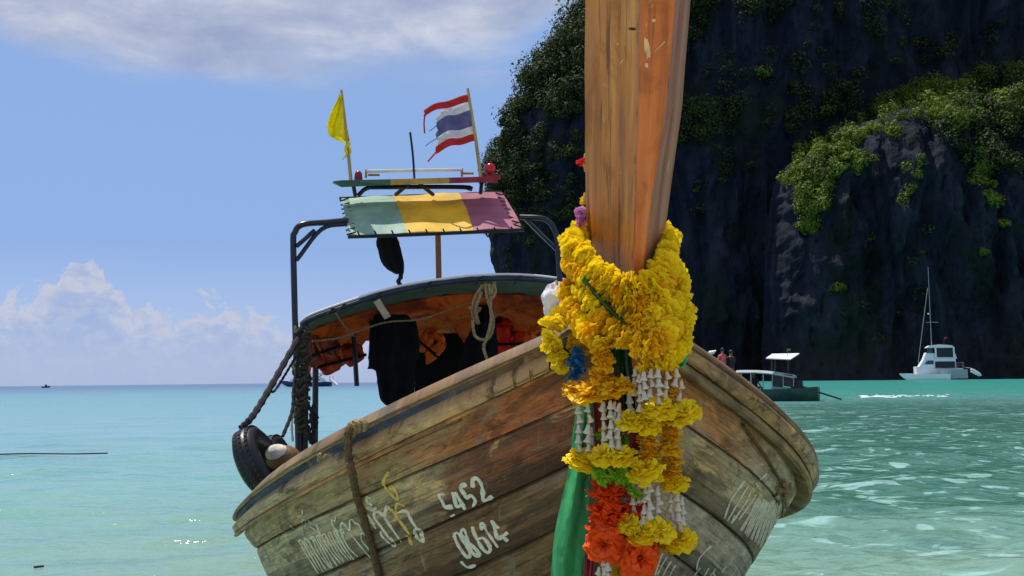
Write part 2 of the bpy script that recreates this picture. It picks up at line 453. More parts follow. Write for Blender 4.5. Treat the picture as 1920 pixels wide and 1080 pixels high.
    for sc, st_, wgt, dmax in ((.9, (.55, 1.0, 1), 1.2, 900.), (2.6, (.5, 1., 1), .5, 200.), (8., (.6, 1., 1), .16, 50.), (24., (.7, 1., 1), .05, 16.)):
        nn = g.m('MULTIPLY', g.noise(g.vscale(P, st_), sc, 3, .5, .6), wgt)
        nn = g.m('MULTIPLY', g.m('MULTIPLY', nn, g.ss(dist, dmax, dmax * .3)), g.ss(rel, -.22, .25, .8, 1.))
        h = nn if h is None else g.m('ADD', h, nn)
    bp = g.n('ShaderNodeBump'); bp.inputs['Strength'].default_value = 1.; bp.inputs['Distance'].default_value = .14
    g.put(bp.inputs['Height'], h); g.put(b.inputs['Normal'], bp.outputs[0])
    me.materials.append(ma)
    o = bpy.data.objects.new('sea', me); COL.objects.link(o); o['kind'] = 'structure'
    # the beach the bow rests on, behind and beneath the camera
    mb = MB(); R = []
    for y in (4.6, 3.8, 3., 1.5, 0., -3., -10., -25., -70.):
        row = []
        for x in np.linspace(-90, 90, 61):
            z = -.28 + (4.6 - y) * .085 if y > 0 else .11 + min(2.2, -y * .05)
            row.append((x, y + .25 * math.sin(x * .4), z + .03 * mnoise.noise(Vector((x * .3, y * .3, 0)))))
        R.append(row)
    mb.grid(R, flip=False)
    o = mb.build('beach', plain('beach_sand', (.50, .43, .32), .9, .15, 2, .3)); o['kind'] = 'structure'


build_sea()


# ------------------------------------------------------------------ cliffs
def hor(px): return 725.4 - .01082 * px


def rock_mat():
    m, g, b = newmat('cliff_rock')
    geo = g.n('ShaderNodeNewGeometry'); P = geo.outputs['Position']
    s = g.n('ShaderNodeSeparateXYZ'); g.put(s.inputs[0], P)
    v = g.vscale(P, (.10, .10, .018))
    a = g.noise(v, 1., 8, .62, .8)
    c = g.ramp(a, [(.30, (.005, .007, .013)), (.44, (.014, .0185, .030)), (.56, (.025, .031, .044)), (.74, (.050, .052, .061))])
    st = g.noise(g.vscale(P, (.32, .32, .02), (3, 1, 0)), 1., 6, .6)
    c = g.mix(g.m('MULTIPLY', g.ss(st, .55, .75), .4), c, (.034, .029, .030))
    gn = g.noise(g.vscale(P, (.035, .035, .03), (5, 5, 5)), 1., 7, .65)
    c = g.mix(g.m('MULTIPLY', g.ss(gn, .50, .62), .6), c, (.013, .024, .008))
    lowz = g.ss(s.outputs[2], 26., 2.)
    c = g.mix(g.m('MULTIPLY', lowz, .4), c, (.045, .030, .024))
    g.put(b.inputs['Base Color'], c); b.inputs['Roughness'].default_value = .95; b.inputs['Specular IOR Level'].default_value = .12
    bp = g.n('ShaderNodeBump'); bp.inputs['Strength'].default_value = 1.; bp.inputs['Distance'].default_value = 2.6
    h = g.m('ADD', g.m('MULTIPLY', a, 1.), g.m('MULTIPLY', g.noise(g.vscale(P, (.5, .5, .12)), 1., 6, .65), .7))
    g.put(bp.inputs['Height'], h); g.put(b.inputs['Normal'], bp.outputs[0])
    return m


M['rock'] = rock_mat()


def cliff(name, sil, dist, right_px, R, lean, nu, nv, ztop, seed, thick, slope_top=0., rug=3.6):
    """a solid rock mass: left outline sil [(px,py)...] from the foot up, front face at the given distance"""
    tab = []
    for px, py in sil:
        tab.append((EYE + (hor(px) - py) / F * dist, (px - CX) / F * dist))
    xr = (right_px - CX) / F * dist
    front, back = [], []
    for j in range(nv + 1):
        v = j / nv; z = -3 + (ztop + 3) * v
        xl = lerp_tab(z, tab); fr, bk = [], []
        for i in range(nu + 1):
            u = i / nu; uu = u ** 1.25
            x = xl + (xr - xl) * uu
            t = min(1., (x - xl) / R)
            rd = R * (1 - math.sqrt(max(0, 1 - (1 - t) ** 2)))
            p = Vector((x * .02, seed, z * .012))
            n1 = mnoise.noise(p * 1.4) * 16 + mnoise.noise(Vector((x * .06, seed + 3, z * .016))) * 8
            rid = 1 - abs(mnoise.noise(Vector((x * .11, seed + 7, z * .02))))
            n2 = -rid * 6 + mnoise.fractal(Vector((x * .16, seed + 9, z * .06)), 1., 2.1, 5) * rug
            n3 = mnoise.fractal(Vector((x * .5, seed + 2, z * .28)), 1., 2., 3) * .9
            env = min(1., (x - xl) / (R * .5) + .12)
            y = dist + lean * z + rd + (n1 * env + n2 + n3) * min(1, .35 + z / 40.) + slope_top * max(0, z / ztop - .55) ** 2
            dx = (n2 * .25 + n3) * (1 - env)
            fr.append((x + dx, y, z))
            if i % 4 == 0: bk.append((x + dx if i == 0 else x, dist + lean * z + R + (thick * min(1, u * 3) if i else rd - R + (n1 * env + n2 + n3) * min(1, .35 + z / 40.)) + slope_top * max(0, z / ztop - .55) ** 2, z))
        front.append(fr); back.append(bk)
    mb = MB(); mb.grid(front); mb.grid(back[::4] if False else back, flip=True)
    # lid
    top = [front[-1][::4], back[-1]]
    mb.grid(top)
    o = mb.build(name, M['rock']); o['kind'] = 'structure'
    return o


SIL_BACK = [(1000, 716), (985, 690), (962, 600), (948, 545), (936, 512), (926, 480), (919, 450), (916, 400), (914, 340), (913, 300), (913, 282), (922, 245),
            (934, 205), (946, 170), (962, 150), (984, 116), (992, 88), (1010, 50), (1033, 22), (1045, 0), (1080, -60), (1150, -130), (1300, -220), (1500, -300)]
SIL_FRONT = [(1478, 712), (1480, 640), (1486, 520), (1490, 440), (1500, 380), (1512, 325), (1530, 272), (1572, 244), (1610, 225), (1640, 195), (1690, 176), (1740, 150), (1800, 132), (1920, 116), (2150, 80)]
cl_back = cliff('cliff', SIL_BACK, 430., 2900, 70., .02, 330, 260, 225., 1.3, 120.)
cl_front = cliff('cliff', SIL_FRONT, 366., 2600, 40., .03, 250, 220, 122., 6.1, 60., 140., 6.5)
cl_back.name = 'cliff'; cl_front.name = 'cliff.001'


def bvh_of(objs):
    vs, fs = [], []
    for o in objs:
        off = len(vs); mw = Matrix.Translation(chain_loc(o))
        vs += [mw @ v.co for v in o.data.vertices]; fs += [tuple(i + off for i in p.vertices) for p in o.data.polygons]
    return BVHTree.FromPolygons(vs, fs)


CB = bvh_of([cl_back, cl_front])


def leafmat(name, a, b_, c_):
    m, g, b = newmat(name)
    at = g.n('ShaderNodeNewGeometry')
    c = g.ramp(at.outputs['Random Per Island'], [(0, a), (.5, b_), (1, c_)])
    n = g.noise(g.vscale(at.outputs['Position'], (.06, .06, .06)), 1., 4)
    c = g.mix(g.m('MULTIPLY', g.ss(n, .4, .65), .6), c, tuple(x * .55 for x in a))
    g.put(b.inputs['Base Color'], c); b.inputs['Roughness'].default_value = .7; b.inputs['Specular IOR Level'].default_value = .2
    t = g.n('ShaderNodeBsdfTranslucent'); g.put(t.inputs[0], c); mx = g.n('ShaderNodeMixShader'); mx.inputs[0].default_value = .25
    out = [x for x in g.nt.nodes if x.type == 'OUTPUT_MATERIAL'][0]
    g.nt.links.new(b.outputs[0], mx.inputs[1]); g.nt.links.new(t.outputs[0], mx.inputs[2]); g.nt.links.new(mx.outputs[0], out.inputs[0])
    return m


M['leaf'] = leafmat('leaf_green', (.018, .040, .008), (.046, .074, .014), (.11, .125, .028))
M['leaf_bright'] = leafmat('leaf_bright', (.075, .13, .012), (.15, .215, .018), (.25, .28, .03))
VRG = np.random.default_rng(11)


def clump(c, r, n, flat=.7, leaf=.9):
    """leaf-sized quads spread through an uneven crown"""
    d = VRG.normal(size=(n, 3)); d /= np.linalg.norm(d, axis=1)[:, None]
    rad = r * VRG.uniform(.45, 1, n) ** .35 * (1 + .35 * np.sin(d[:, 0] * 4 + VRG.uniform(0, 6)) * np.cos(d[:, 1] * 5))
    p = np.array(c) + d * rad[:, None] * np.array([1, 1, flat])
    nn = d * .95 + VRG.normal(size=(n, 3)) * .32 + np.array([0, 0, .25]); nn /= np.linalg.norm(nn, axis=1)[:, None]
    t = np.cross(nn, VRG.normal(size=(n, 3))); t /= np.linalg.norm(t, axis=1)[:, None]; b = np.cross(nn, t)
    s = leaf * VRG.uniform(.5, 1.2, n)[:, None]
    q = np.stack([p - t * s - b * s * .6, p + t * s * .7 - b * s * .7, p + t * s + b * s * .6, p - t * s * .6 + b * s * .8], 1)
    return q.reshape(-1, 3)


def quads_obj(name, chunks, mat, parent=None):
    V = np.concatenate(chunks); me = bpy.data.meshes.new(name)
    me.from_pydata(V.tolist(), [], np.arange(len(V)).reshape(-1, 4).tolist()); me.materials.append(mat)
    o = bpy.data.objects.new(name, me); COL.objects.link(o)
    if parent: o.parent = parent; o.location = -chain_loc(parent)
    return o


def inside(p, poly):
    x, y = p; r = False; j = len(poly) - 1
    for i in range(len(poly)):
        if (poly[i][1] > y) != (poly[j][1] > y) and x < (poly[j][0] - poly[i][0]) * (y - poly[i][1]) / (poly[j][1] - poly[i][1]) + poly[i][0]: r = not r
        j = i
    return r


def cast(px, py):
    r = (FW + ((px - CX) / F) * RT - ((py - CY) / F) * UP).normalized()
    return CB.ray_cast(EYEV, r)


def vegetate(name, regions, mat):
    ch = []
    for poly, n, r0, r1, lf in regions:
        n = int(n * 1.6); lf *= .58; r0 *= 1.12; r1 *= 1.2
        xs = [p[0] for p in poly]; ys = [p[1] for p in poly]; k = 0; tries = 0
        while k < n and tries < n * 40:
            tries += 1
            p = (rnd.uniform(min(xs), max(xs)), rnd.uniform(min(ys), max(ys)))
            if not inside(p, poly): continue
            if mnoise.noise(Vector((p[0] * .035, p[1] * .045, 3))) < rnd.uniform(-.35, .28): continue
            loc, nor, i, dd = cast(*p)
            if loc is None: continue
            r = rnd.uniform(r0, r1)
            if nor.y > 0: nor = -nor
            ch.append(clump(loc + nor * r * .35 + Vector((0, 0, r * .2)), r, int(30 + r * 26), .75, lf)); k += 1
    o = quads_obj(name, ch, mat); o['kind'] = 'stuff'
    return o


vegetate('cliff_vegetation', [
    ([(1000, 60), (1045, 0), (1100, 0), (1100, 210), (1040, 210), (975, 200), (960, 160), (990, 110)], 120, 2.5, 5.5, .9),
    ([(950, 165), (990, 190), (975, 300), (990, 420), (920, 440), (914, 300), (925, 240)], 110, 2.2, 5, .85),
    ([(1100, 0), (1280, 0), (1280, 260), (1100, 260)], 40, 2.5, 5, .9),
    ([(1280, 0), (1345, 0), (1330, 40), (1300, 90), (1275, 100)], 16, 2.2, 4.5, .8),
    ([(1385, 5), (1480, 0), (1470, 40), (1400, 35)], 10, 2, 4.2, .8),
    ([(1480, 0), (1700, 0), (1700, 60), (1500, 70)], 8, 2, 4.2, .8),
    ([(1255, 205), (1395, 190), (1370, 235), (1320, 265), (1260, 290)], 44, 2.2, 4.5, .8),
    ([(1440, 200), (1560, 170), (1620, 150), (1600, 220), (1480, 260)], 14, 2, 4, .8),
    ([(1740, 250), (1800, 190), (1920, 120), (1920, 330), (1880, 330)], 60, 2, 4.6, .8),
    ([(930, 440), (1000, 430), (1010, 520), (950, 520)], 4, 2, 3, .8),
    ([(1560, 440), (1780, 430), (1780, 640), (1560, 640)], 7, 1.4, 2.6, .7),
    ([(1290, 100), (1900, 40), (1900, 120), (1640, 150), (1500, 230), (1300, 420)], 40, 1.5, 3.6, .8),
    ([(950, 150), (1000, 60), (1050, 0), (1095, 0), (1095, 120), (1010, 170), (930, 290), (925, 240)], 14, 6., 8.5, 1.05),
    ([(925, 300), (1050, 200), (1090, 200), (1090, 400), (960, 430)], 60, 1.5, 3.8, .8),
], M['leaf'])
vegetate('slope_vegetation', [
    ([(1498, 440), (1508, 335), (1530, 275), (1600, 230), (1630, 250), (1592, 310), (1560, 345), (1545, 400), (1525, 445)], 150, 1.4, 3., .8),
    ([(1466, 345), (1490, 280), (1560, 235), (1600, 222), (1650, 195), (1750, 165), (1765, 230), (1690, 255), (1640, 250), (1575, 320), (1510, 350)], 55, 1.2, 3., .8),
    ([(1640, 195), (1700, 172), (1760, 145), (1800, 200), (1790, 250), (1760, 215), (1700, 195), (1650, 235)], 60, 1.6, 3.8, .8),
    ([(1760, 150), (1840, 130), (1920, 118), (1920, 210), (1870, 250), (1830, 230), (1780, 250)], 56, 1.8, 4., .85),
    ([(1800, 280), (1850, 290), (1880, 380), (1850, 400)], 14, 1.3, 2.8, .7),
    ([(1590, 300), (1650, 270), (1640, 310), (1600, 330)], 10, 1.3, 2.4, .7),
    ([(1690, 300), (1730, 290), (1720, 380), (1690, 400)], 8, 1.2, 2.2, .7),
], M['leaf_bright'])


def shrub(px, py, r, label):
    loc, nor, i, dd = cast(px, py)
    if loc is None: return
    if nor.y > 0: nor = -nor
    c = loc + nor * r * .6 + Vector((0, 0, r * .7))
    e = empty('shrub', loc, label, 'shrub', 'shrubs clinging to the cliff')
    quads_obj('crown', [clump(c, r, 150, .8, .6), clump(c + Vector((r * .7, -.5, -r * .2)), r * .6, 60, .8, .6)], M['leaf_bright'], e)
    mb = MB(); mb.tube(smooth_path([loc - nor * .6 - Vector((0, 0, .5)), loc + nor * r * .3 + Vector((0, 0, r * .2)), c], 4), [.35 - .03 * k for k in range(9)], 6)
    mb.build('trunk', M['dark_wood'], e)


shrub(1430, 150, 4., 'pale shrub alone on the dark upper cliff, right of the prow post')
shrub(1850, 380, 2.6, 'small bright shrub on the dark rock at the right edge, below the leafy crest')
shrub(1843, 478, 1.9, 'tiny shrub low on the bare rock, to the right above the catamaran mast')
shrub(1575, 545, 2.2, 'lowest green shrub on the rock wall, above the anchored boat with a white awning')
shrub(1535, 215, 4., 'round dark green shrub at the top of the bright grassy slope')
shrub(1885, 425, 2., 'shrub on bare rock at the right edge, directly under the small bright one')


# ------------------------------------------------------------------ the longtail boat
BOAT = empty('longtail_boat', AP(2) - Vector((0, 0, EYE)), 'weathered wooden longtail boat in the foreground with tall garlanded prow and tricolour awning', 'boat')
CUR = [  # half beam, run length, height at stem, sheer drop, stem setback : cap, wale foot, then plank seams down to the keel
    (1.2724, .607, .2065, .7402, 0.), (1.25, .6641, .1183, .7215, .05), (1.2058, .6995, -.0239, .6446, .10), (1.1103, .6919, -.2137, .6785, .2327),
    (.9835, .7025, -.4071, .6769, .3306), (.80, .74, -.60, .60, .44), (.56, .80, -.80, .42, .58), (.02, .9, -1.02, .26, .78)]
MZ, PP, TRIM, HEEL = .9321, 1.1061, .096, -.0089


def hull(k, side, s):
    """point on plank seam k (may be fractional) at run s behind the stem; side -1 left, +1 right in the picture"""
    k0 = int(min(k, len(CUR) - 2)); f = k - k0
    def one(q):
        B, Lr, z0, D, s0 = CUR[q]
        b = .06 + B * (1 - math.exp(-(max(s, 0) / Lr) ** PP))
        if s > 1.9: b *= 1 - .115 * (s - 1.9) ** 1.3 / (1 + .42 * (s - 1.9) ** 1.3)
        z = z0 - D * (1 - math.exp(-s / MZ))
        sw = s + s0; tr = TRIM * (sw if sw < 2.2 else 2.2 + (1 - math.exp(-(sw - 2.2) / .9)) * .9)
        lat = side * b
        return Vector((BX0, BY0, EYE)) + AX * sw + LN * lat + Vector((0, 0, z + lat * HEEL - tr))
    return one(k0).lerp(one(k0 + 1), f)


def hull_n(k, side, s):
    e = .02; kk = min(k, 6.9)
    a = hull(kk, side, s + e) - hull(kk, side, max(s - e, 0)); b = hull(kk + .05, side, s) - hull(kk, side, s)
    n = a.cross(b).normalized()
    return n if n.dot(LN * side) > 0 else -n


SS = [0, .04, .08, .13, .18, .24, .3, .37, .44, .52, .6, .69, .78, .88, .98, 1.08, 1.18, 1.3, 1.42, 1.55, 1.7, 1.85, 2., 2.2, 2.5, 2.9, 3.4, 4., 5., 6., 7., 8., 9.]


def plank(name, side, k0, k1, prof, mat, s0=0., s1=9., parent=BOAT, seed=0., wav=.004):
    """extruded along the hull: prof is a list of (fraction between k0 and k1, offset outwards), open section, closed by its back"""
    mb = MB(); uv = []; rows = []
    S = [s for s in SS if s0 < s < s1]; S = [s0] + S + [s1]
    dense = []
    for a, b in zip(S[:-1], S[1:]): dense += [a, (a + b) / 2]
    S = dense + [S[-1]]
    u = 0; prev = None
    for s in S:
        row = []; c = hull((k0 + k1) / 2, side, s)
        if prev is not None: u += (c - prev).length
        prev = c; wd = (hull(k1, side, s) - hull(k0, side, s)).length
        for f, o in prof:
            k = k0 + (k1 - k0) * f
            n = hull_n(max(0, min(k, 6.9)), side, s)
            w = mnoise.noise(Vector((u * 2.3, k * 5 + seed, side * 3.))) * wav + mnoise.noise(Vector((u * 9., k * 20 + seed, side))) * wav * .5
            row.append(hull(k, side, s) + n * (o + w)); uv.append((u, f * wd + .0))
        rows.append(row)
    mb.grid(rows, flip=side > 0)
    n = len(prof); m = len(rows)
    mb.f += [tuple(range(n)), tuple((m - 1) * n + k for k in range(n))]; mb.mi += [0, 0]
    return mb.build(name, mat, parent, uv=uv)


FLAT = [(.0, -.03), (.006, -.012), (.03, -.001), (.10, .001), (.3, .003), (.5, .004), (.7, .003), (.90, .001), (.965, -.001), (.992, -.012), (1., -.03)]
orange_b, olive, brown, grey_g = (.25, .105, .045), (.17, .145, .085), (.115, .07, .042), (.27, .30, .25)
patch_c = (.36, .30, .17)
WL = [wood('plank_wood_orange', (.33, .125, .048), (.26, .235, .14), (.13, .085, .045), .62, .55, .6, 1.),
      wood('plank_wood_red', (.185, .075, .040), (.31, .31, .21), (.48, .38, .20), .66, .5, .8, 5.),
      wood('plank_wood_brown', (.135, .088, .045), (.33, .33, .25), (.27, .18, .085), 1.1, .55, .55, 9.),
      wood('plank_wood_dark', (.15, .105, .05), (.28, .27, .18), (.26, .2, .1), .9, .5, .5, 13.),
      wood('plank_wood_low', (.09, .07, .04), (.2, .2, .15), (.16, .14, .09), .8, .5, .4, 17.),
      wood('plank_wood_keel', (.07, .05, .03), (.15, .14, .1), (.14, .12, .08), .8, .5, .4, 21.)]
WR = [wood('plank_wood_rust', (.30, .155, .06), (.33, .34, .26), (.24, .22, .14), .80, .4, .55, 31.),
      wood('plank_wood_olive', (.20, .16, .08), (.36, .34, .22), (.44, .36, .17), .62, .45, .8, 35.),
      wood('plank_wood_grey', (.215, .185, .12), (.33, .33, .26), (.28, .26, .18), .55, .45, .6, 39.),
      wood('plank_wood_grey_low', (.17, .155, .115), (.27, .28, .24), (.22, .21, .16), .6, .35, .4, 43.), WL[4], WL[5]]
HULLP = []
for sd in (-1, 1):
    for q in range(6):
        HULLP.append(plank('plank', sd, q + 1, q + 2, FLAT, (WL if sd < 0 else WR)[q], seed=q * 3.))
tag(HULLP[0], 'top strake with worn orange paint near the prow'); tag(HULLP[6], 'top strake with rusty paint, shaded side')
# dark shell behind the seams and the inner skin
M['shell'] = plain('shell_dark', (.012, .010, .008), .9, .3, 6)
for sd in (-1, 1):
    mb = MB(); rows = [[hull(k, sd, s) - hull_n(min(k, 6.9), sd, s) * .016 for k in np.linspace(.1, 7, 16)] for s in SS]
    mb.grid(rows, flip=sd > 0); mb.build('hull_shell', M['shell'], BOAT)
    mb = MB(); rows = [[hull(k, sd, s) - hull_n(min(k, 6.9), sd, s) * .05 for k in np.linspace(.02, 6.4, 14)] for s in SS[2:]]
    mb.grid(rows, flip=sd < 0); mb.build('inner_skin', M['inner_wood'], BOAT)
# sheer: coaming, cap rail, wale and its lip
M['cap'] = wood('cap_wood', (.27, .18, .08), (.25, .21, .12), (.38, .30, .16), 1.0, .65, .5, 51.)
M['wale'] = wood('wale_wood', (.30, .225, .12), (.27, .24, .16), (.38, .33, .20), .9, .7, .5, 55.)
M['lip'] = wood('lip_wood', (.36, .22, .07), (.27, .22, .12), (.30, .23, .12), 1.2, .35, .4, 59.)
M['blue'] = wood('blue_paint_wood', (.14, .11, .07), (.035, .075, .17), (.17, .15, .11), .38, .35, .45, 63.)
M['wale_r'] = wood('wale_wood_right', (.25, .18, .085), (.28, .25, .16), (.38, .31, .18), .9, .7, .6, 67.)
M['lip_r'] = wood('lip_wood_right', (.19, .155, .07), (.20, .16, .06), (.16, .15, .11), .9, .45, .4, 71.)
def box_prof(a, b, o, t, c=.004):
    w = .13; e = c / w
    return [(a, o - t), (a, o - c), (a + e, o), (b - e, o), (b, o - c), (b, o - t)]
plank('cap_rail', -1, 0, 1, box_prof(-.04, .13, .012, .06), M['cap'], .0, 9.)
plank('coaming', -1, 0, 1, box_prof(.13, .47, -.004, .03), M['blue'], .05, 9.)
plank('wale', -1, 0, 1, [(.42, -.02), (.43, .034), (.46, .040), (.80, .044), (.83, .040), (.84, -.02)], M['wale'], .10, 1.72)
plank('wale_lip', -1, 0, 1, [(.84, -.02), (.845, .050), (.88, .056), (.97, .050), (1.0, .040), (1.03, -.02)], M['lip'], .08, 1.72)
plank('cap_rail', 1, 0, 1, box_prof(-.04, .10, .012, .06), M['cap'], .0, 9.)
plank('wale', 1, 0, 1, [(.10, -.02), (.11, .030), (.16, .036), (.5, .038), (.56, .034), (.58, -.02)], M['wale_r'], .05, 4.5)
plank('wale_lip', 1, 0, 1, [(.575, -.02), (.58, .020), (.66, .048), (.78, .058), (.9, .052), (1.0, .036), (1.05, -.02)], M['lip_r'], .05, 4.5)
# short filler blocks let into the wale near the prow
for a, b in ((.10, .128), (.134, .158), (.164, .20)):
    plank('wale_block', -1, 0, 1, box_prof(.46, .79, .052, .05), M['wale'], a, b, seed=a * 9)
# stern board and deck
mb = MB(); q = [hull(k, -1, 8.98) for k in np.linspace(0, 7, 8)] + [hull(k, 1, 8.98) for k in np.linspace(7, 0, 8)]
mb.add(q, [tuple(range(16))]); mb.build('transom', M['inner_wood'], BOAT)
for s0 in np.arange(.7, 8.6, .42):
    mb = MB(); a, b = hull(3.2, -1, s0), hull(3.2, 1, s0); zz = Vector((0, 0, -.02))
    a2, b2 = hull(3.2, -1, s0 + .40), hull(3.2, 1, s0 + .40); d = LN * .05
    mb.hexa([a + d, b - d, b2 - d, a2 + d, a + d + zz, b - d + zz, b2 - d + zz, a2 + d + zz]); mb.build('deck_plank', M['inner_wood'], BOAT, smooth=False)

# --- stem and prow post
def post_mat(name, cols, seed, crack=.5, width=.2, chip=.5):
    """old varnished timber; UV.x metres across the face, UV.y metres along it"""
    m, g, b = newmat(name)
    tc = g.n('ShaderNodeTexCoord'); uv = tc.outputs['UV']; v = g.vscale(uv, (1, 1, 1), (seed, seed * .7, 0))
    sx = g.n('ShaderNodeSeparateXYZ'); g.put(sx.inputs[0], uv)
    a = g.noise(g.vscale(v, (26, 1.5, 1)), 1., 8, .62, .35)
    a2 = g.noise(g.vscale(v, (5, .8, 1), (2, 7, 0)), 1., 4, .6, .3)
    c = g.ramp(g.m('ADD', g.m('MULTIPLY', a, .62), g.m('MULTIPLY', a2, .38)), cols)
    k = g.noise(g.vscale(v, (48, 1.7, 1), (3, 1, 0)), 1., 6, .66, .5)
    c = g.mix(g.m('MULTIPLY', g.ss(k, .53, .64), crack), c, (.09, .034, .008))
    p = g.noise(g.vscale(v, (8, 4, 1), (1, 5, 0)), 1., 6, .62, .5)
    c = g.mix(g.m('MULTIPLY', g.ss(p, .54, .70), .6), c, tuple(x * .36 for x in cols[1][1]))
    sc = g.noise(g.vscale(v, (46, 7, 1), (8, 1, 0)), 1., 5, .6, 1.8)
    c = g.mix(g.m('MULTIPLY', g.ss(sc, .66, .71), .55), c, (.66, .50, .28))
    # paint chipped away along both arrises
    e = g.m('MINIMUM', sx.outputs[0], g.m('SUBTRACT', width, sx.outputs[0]))
    n = g.noise(g.vscale(v, (16, 9, 1), (4, 4, 0)), 1., 7, .68)
    c = g.mix(g.m('MULTIPLY', g.ss(g.m('ADD', e, g.m('MULTIPLY', g.m('SUBTRACT', n, .5), .085)), .002, -.012), chip), c, (.045, .022, .009))
    g.put(b.inputs['Base Color'], c); g.put(b.inputs['Roughness'], g.ss(p, .3, .7, .36, .6)); b.inputs['Specular IOR Level'].default_value = .45
    bp = g.n('ShaderNodeBump'); bp.inputs['Strength'].default_value = .9; bp.inputs['Distance'].default_value = .008
    g.put(bp.inputs['Height'], g.m('ADD', a, g.m('ADD', g.m('MULTIPLY', k, .5), g.m('MULTIPLY', n, .4)))); g.put(b.inputs['Normal'], bp.outputs[0])
    return m


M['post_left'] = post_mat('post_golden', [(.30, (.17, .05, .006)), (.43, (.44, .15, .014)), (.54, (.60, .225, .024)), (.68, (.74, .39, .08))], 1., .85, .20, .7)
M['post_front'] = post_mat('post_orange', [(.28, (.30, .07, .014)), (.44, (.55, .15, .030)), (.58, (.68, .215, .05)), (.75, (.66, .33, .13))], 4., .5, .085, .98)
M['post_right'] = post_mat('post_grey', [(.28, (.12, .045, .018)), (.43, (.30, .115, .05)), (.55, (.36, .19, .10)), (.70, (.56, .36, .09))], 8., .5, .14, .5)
# rows: py, left-back px, front-left, front-right, right-back, front distance
PR = [(-420, 1098, 1206, 1296, 1330, 2.34), (-200, 1098, 1202, 1281, 1311, 2.46), (0, 1097, 1198, 1268, 1295, 2.58), (60, 1097, 1197, 1263, 1290, 2.62), (130, 1096, 1197, 1257, 1284, 2.66),
      (200, 1097, 1196, 1250, 1279, 2.70), (280, 1097, 1193, 1238, 1268, 2.75), (350, 1098, 1191, 1227, 1258, 2.79), (420, 1099, 1189, 1217, 1249, 2.83), (500, 1104, 1186, 1209, 1238, 2.88), (600, 1112, 1182, 1206, 1230, 2.93), (690, 1118, 1176, 1202, 1226, 2.96)]
secs = []
for i in range(len(PR) - 1):
    a, b = PR[i], PR[i + 1]; n = 6
    for k in range(n): secs.append([a[j] + (b[j] - a[j]) * k / n for j in range(6)])
secs.append(list(PR[-1]))
faces = {'L': [], 'F': [], 'R': [], 'B': []}
for q, (py, lb, fl, fr, rb, d) in enumerate(secs):
    j = lambda t: mnoise.noise(Vector((py * .045, t, 1))) * 1.1 + mnoise.noise(Vector((py * .16, t, 5))) * .9
    A = W(lb, py, d + .25); B = W(fl + j(1), py, d + .012); B2 = W(fl + 3.5 + j(1.6), py, d); C2 = W(fr - 3. + j(2), py, d + .004); C = W(fr + j(2.4), py, d + .018); D = W(rb, py, d + .16); E = W((lb + rb) / 2 + 25, py, d + .34)
    mid = [A.lerp(B, t) - (B - A).cross(UP).normalized() * 0 for t in (.0, .2, .4, .6, .8, 1.)]
    faces['L'].append(mid); faces['F'].append([B, B2, B2.lerp(C2, .35), B2.lerp(C2, .7), C2, C]); faces['R'].append([C, C.lerp(D, .4), C.lerp(D, .75), D]); faces['B'].append([D, E, A])
mb = MB(); puv = []
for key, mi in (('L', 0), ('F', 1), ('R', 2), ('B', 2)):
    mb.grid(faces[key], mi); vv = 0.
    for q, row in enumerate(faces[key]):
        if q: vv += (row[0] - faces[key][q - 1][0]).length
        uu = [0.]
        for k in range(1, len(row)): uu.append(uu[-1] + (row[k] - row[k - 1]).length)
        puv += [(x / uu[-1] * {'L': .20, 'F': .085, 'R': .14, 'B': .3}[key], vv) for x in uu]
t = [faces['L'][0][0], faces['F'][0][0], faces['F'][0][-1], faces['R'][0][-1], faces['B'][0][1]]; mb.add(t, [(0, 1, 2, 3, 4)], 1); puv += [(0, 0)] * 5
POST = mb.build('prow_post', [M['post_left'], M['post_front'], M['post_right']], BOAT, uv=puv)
PB = bvh_of([POST])
M['scar_pale'] = plain('scar_pale', (.62, .44, .22), .6, .3, 30); M['scar_dark'] = plain('scar_dark', (.03, .016, .008), .8, .4, 30)
for x, y, wx, hy, sl, mt in ((1213, 90, 7, 24, .1, 'scar_pale'), (1212, 122, 4, 6, 0, 'scar_pale'), (1236, 88, 2.5, 13, -.8, 'scar_pale'), (1226, 38, 5, 4, 0, 'scar_pale'), (1186, 54, 9, 3, .4, 'scar_dark'),
                             (1160, 82, 4, 2, 0, 'scar_pale'), (1167, 115, 1.5, 9, -.6, 'scar_pale')):
    mb = MB(); ring = []; cen = None
    for k in range(13):
        a = 2 * math.pi * k / 13; q = 1 if k == 12 else .8 + .45 * mnoise.noise(Vector((x, math.cos(a) * 2, math.sin(a) * 2 + y)))
        for f in (1, ):
            px, py = (x, y) if k == 12 else (x + wx * q * math.cos(a) + sl * hy * math.sin(a), y + hy * q * math.sin(a))
            loc, nor, i_, d_ = PB.ray_cast(EYEV, (FW + ((px - CX) / F) * RT - ((py - CY) / F) * UP).normalized())
            if loc is not None: ring.append(loc + (nor if nor.y < 0 else -nor) * .0015)
    if len(ring) == 13: mb.add(ring, [(k, (k + 1) % 12, 12) for k in range(12)]); mb.build('paint_scar', M[mt], BOAT)
# stem under the garlands
mb = MB(); rows = []
for z0, s0 in ((.20, 0.), (.118, .05), (-.024, .10), (-.214, .2327), (-.407, .33), (-.6, .44), (-.8, .58), (-1.0, .78), (-1.14, 1.4)):
    c = AP(s0) + Vector((0, 0, z0 - TRIM * s0)); t = .105 if z0 > 0 else .085
    rows.append([c + LN * -.085 + AX * .06, c - LN * .08 - AX * .03, c - LN * .042 - AX * t, c + LN * .042 - AX * t, c + LN * .08 - AX * .03, c + LN * .085 + AX * .06])
mb.grid(rows); M['stem'] = plain('stem_wood', (.11, .07, .04), .7, .4, 10, .4); mb.build('stem', M['stem'], BOAT)

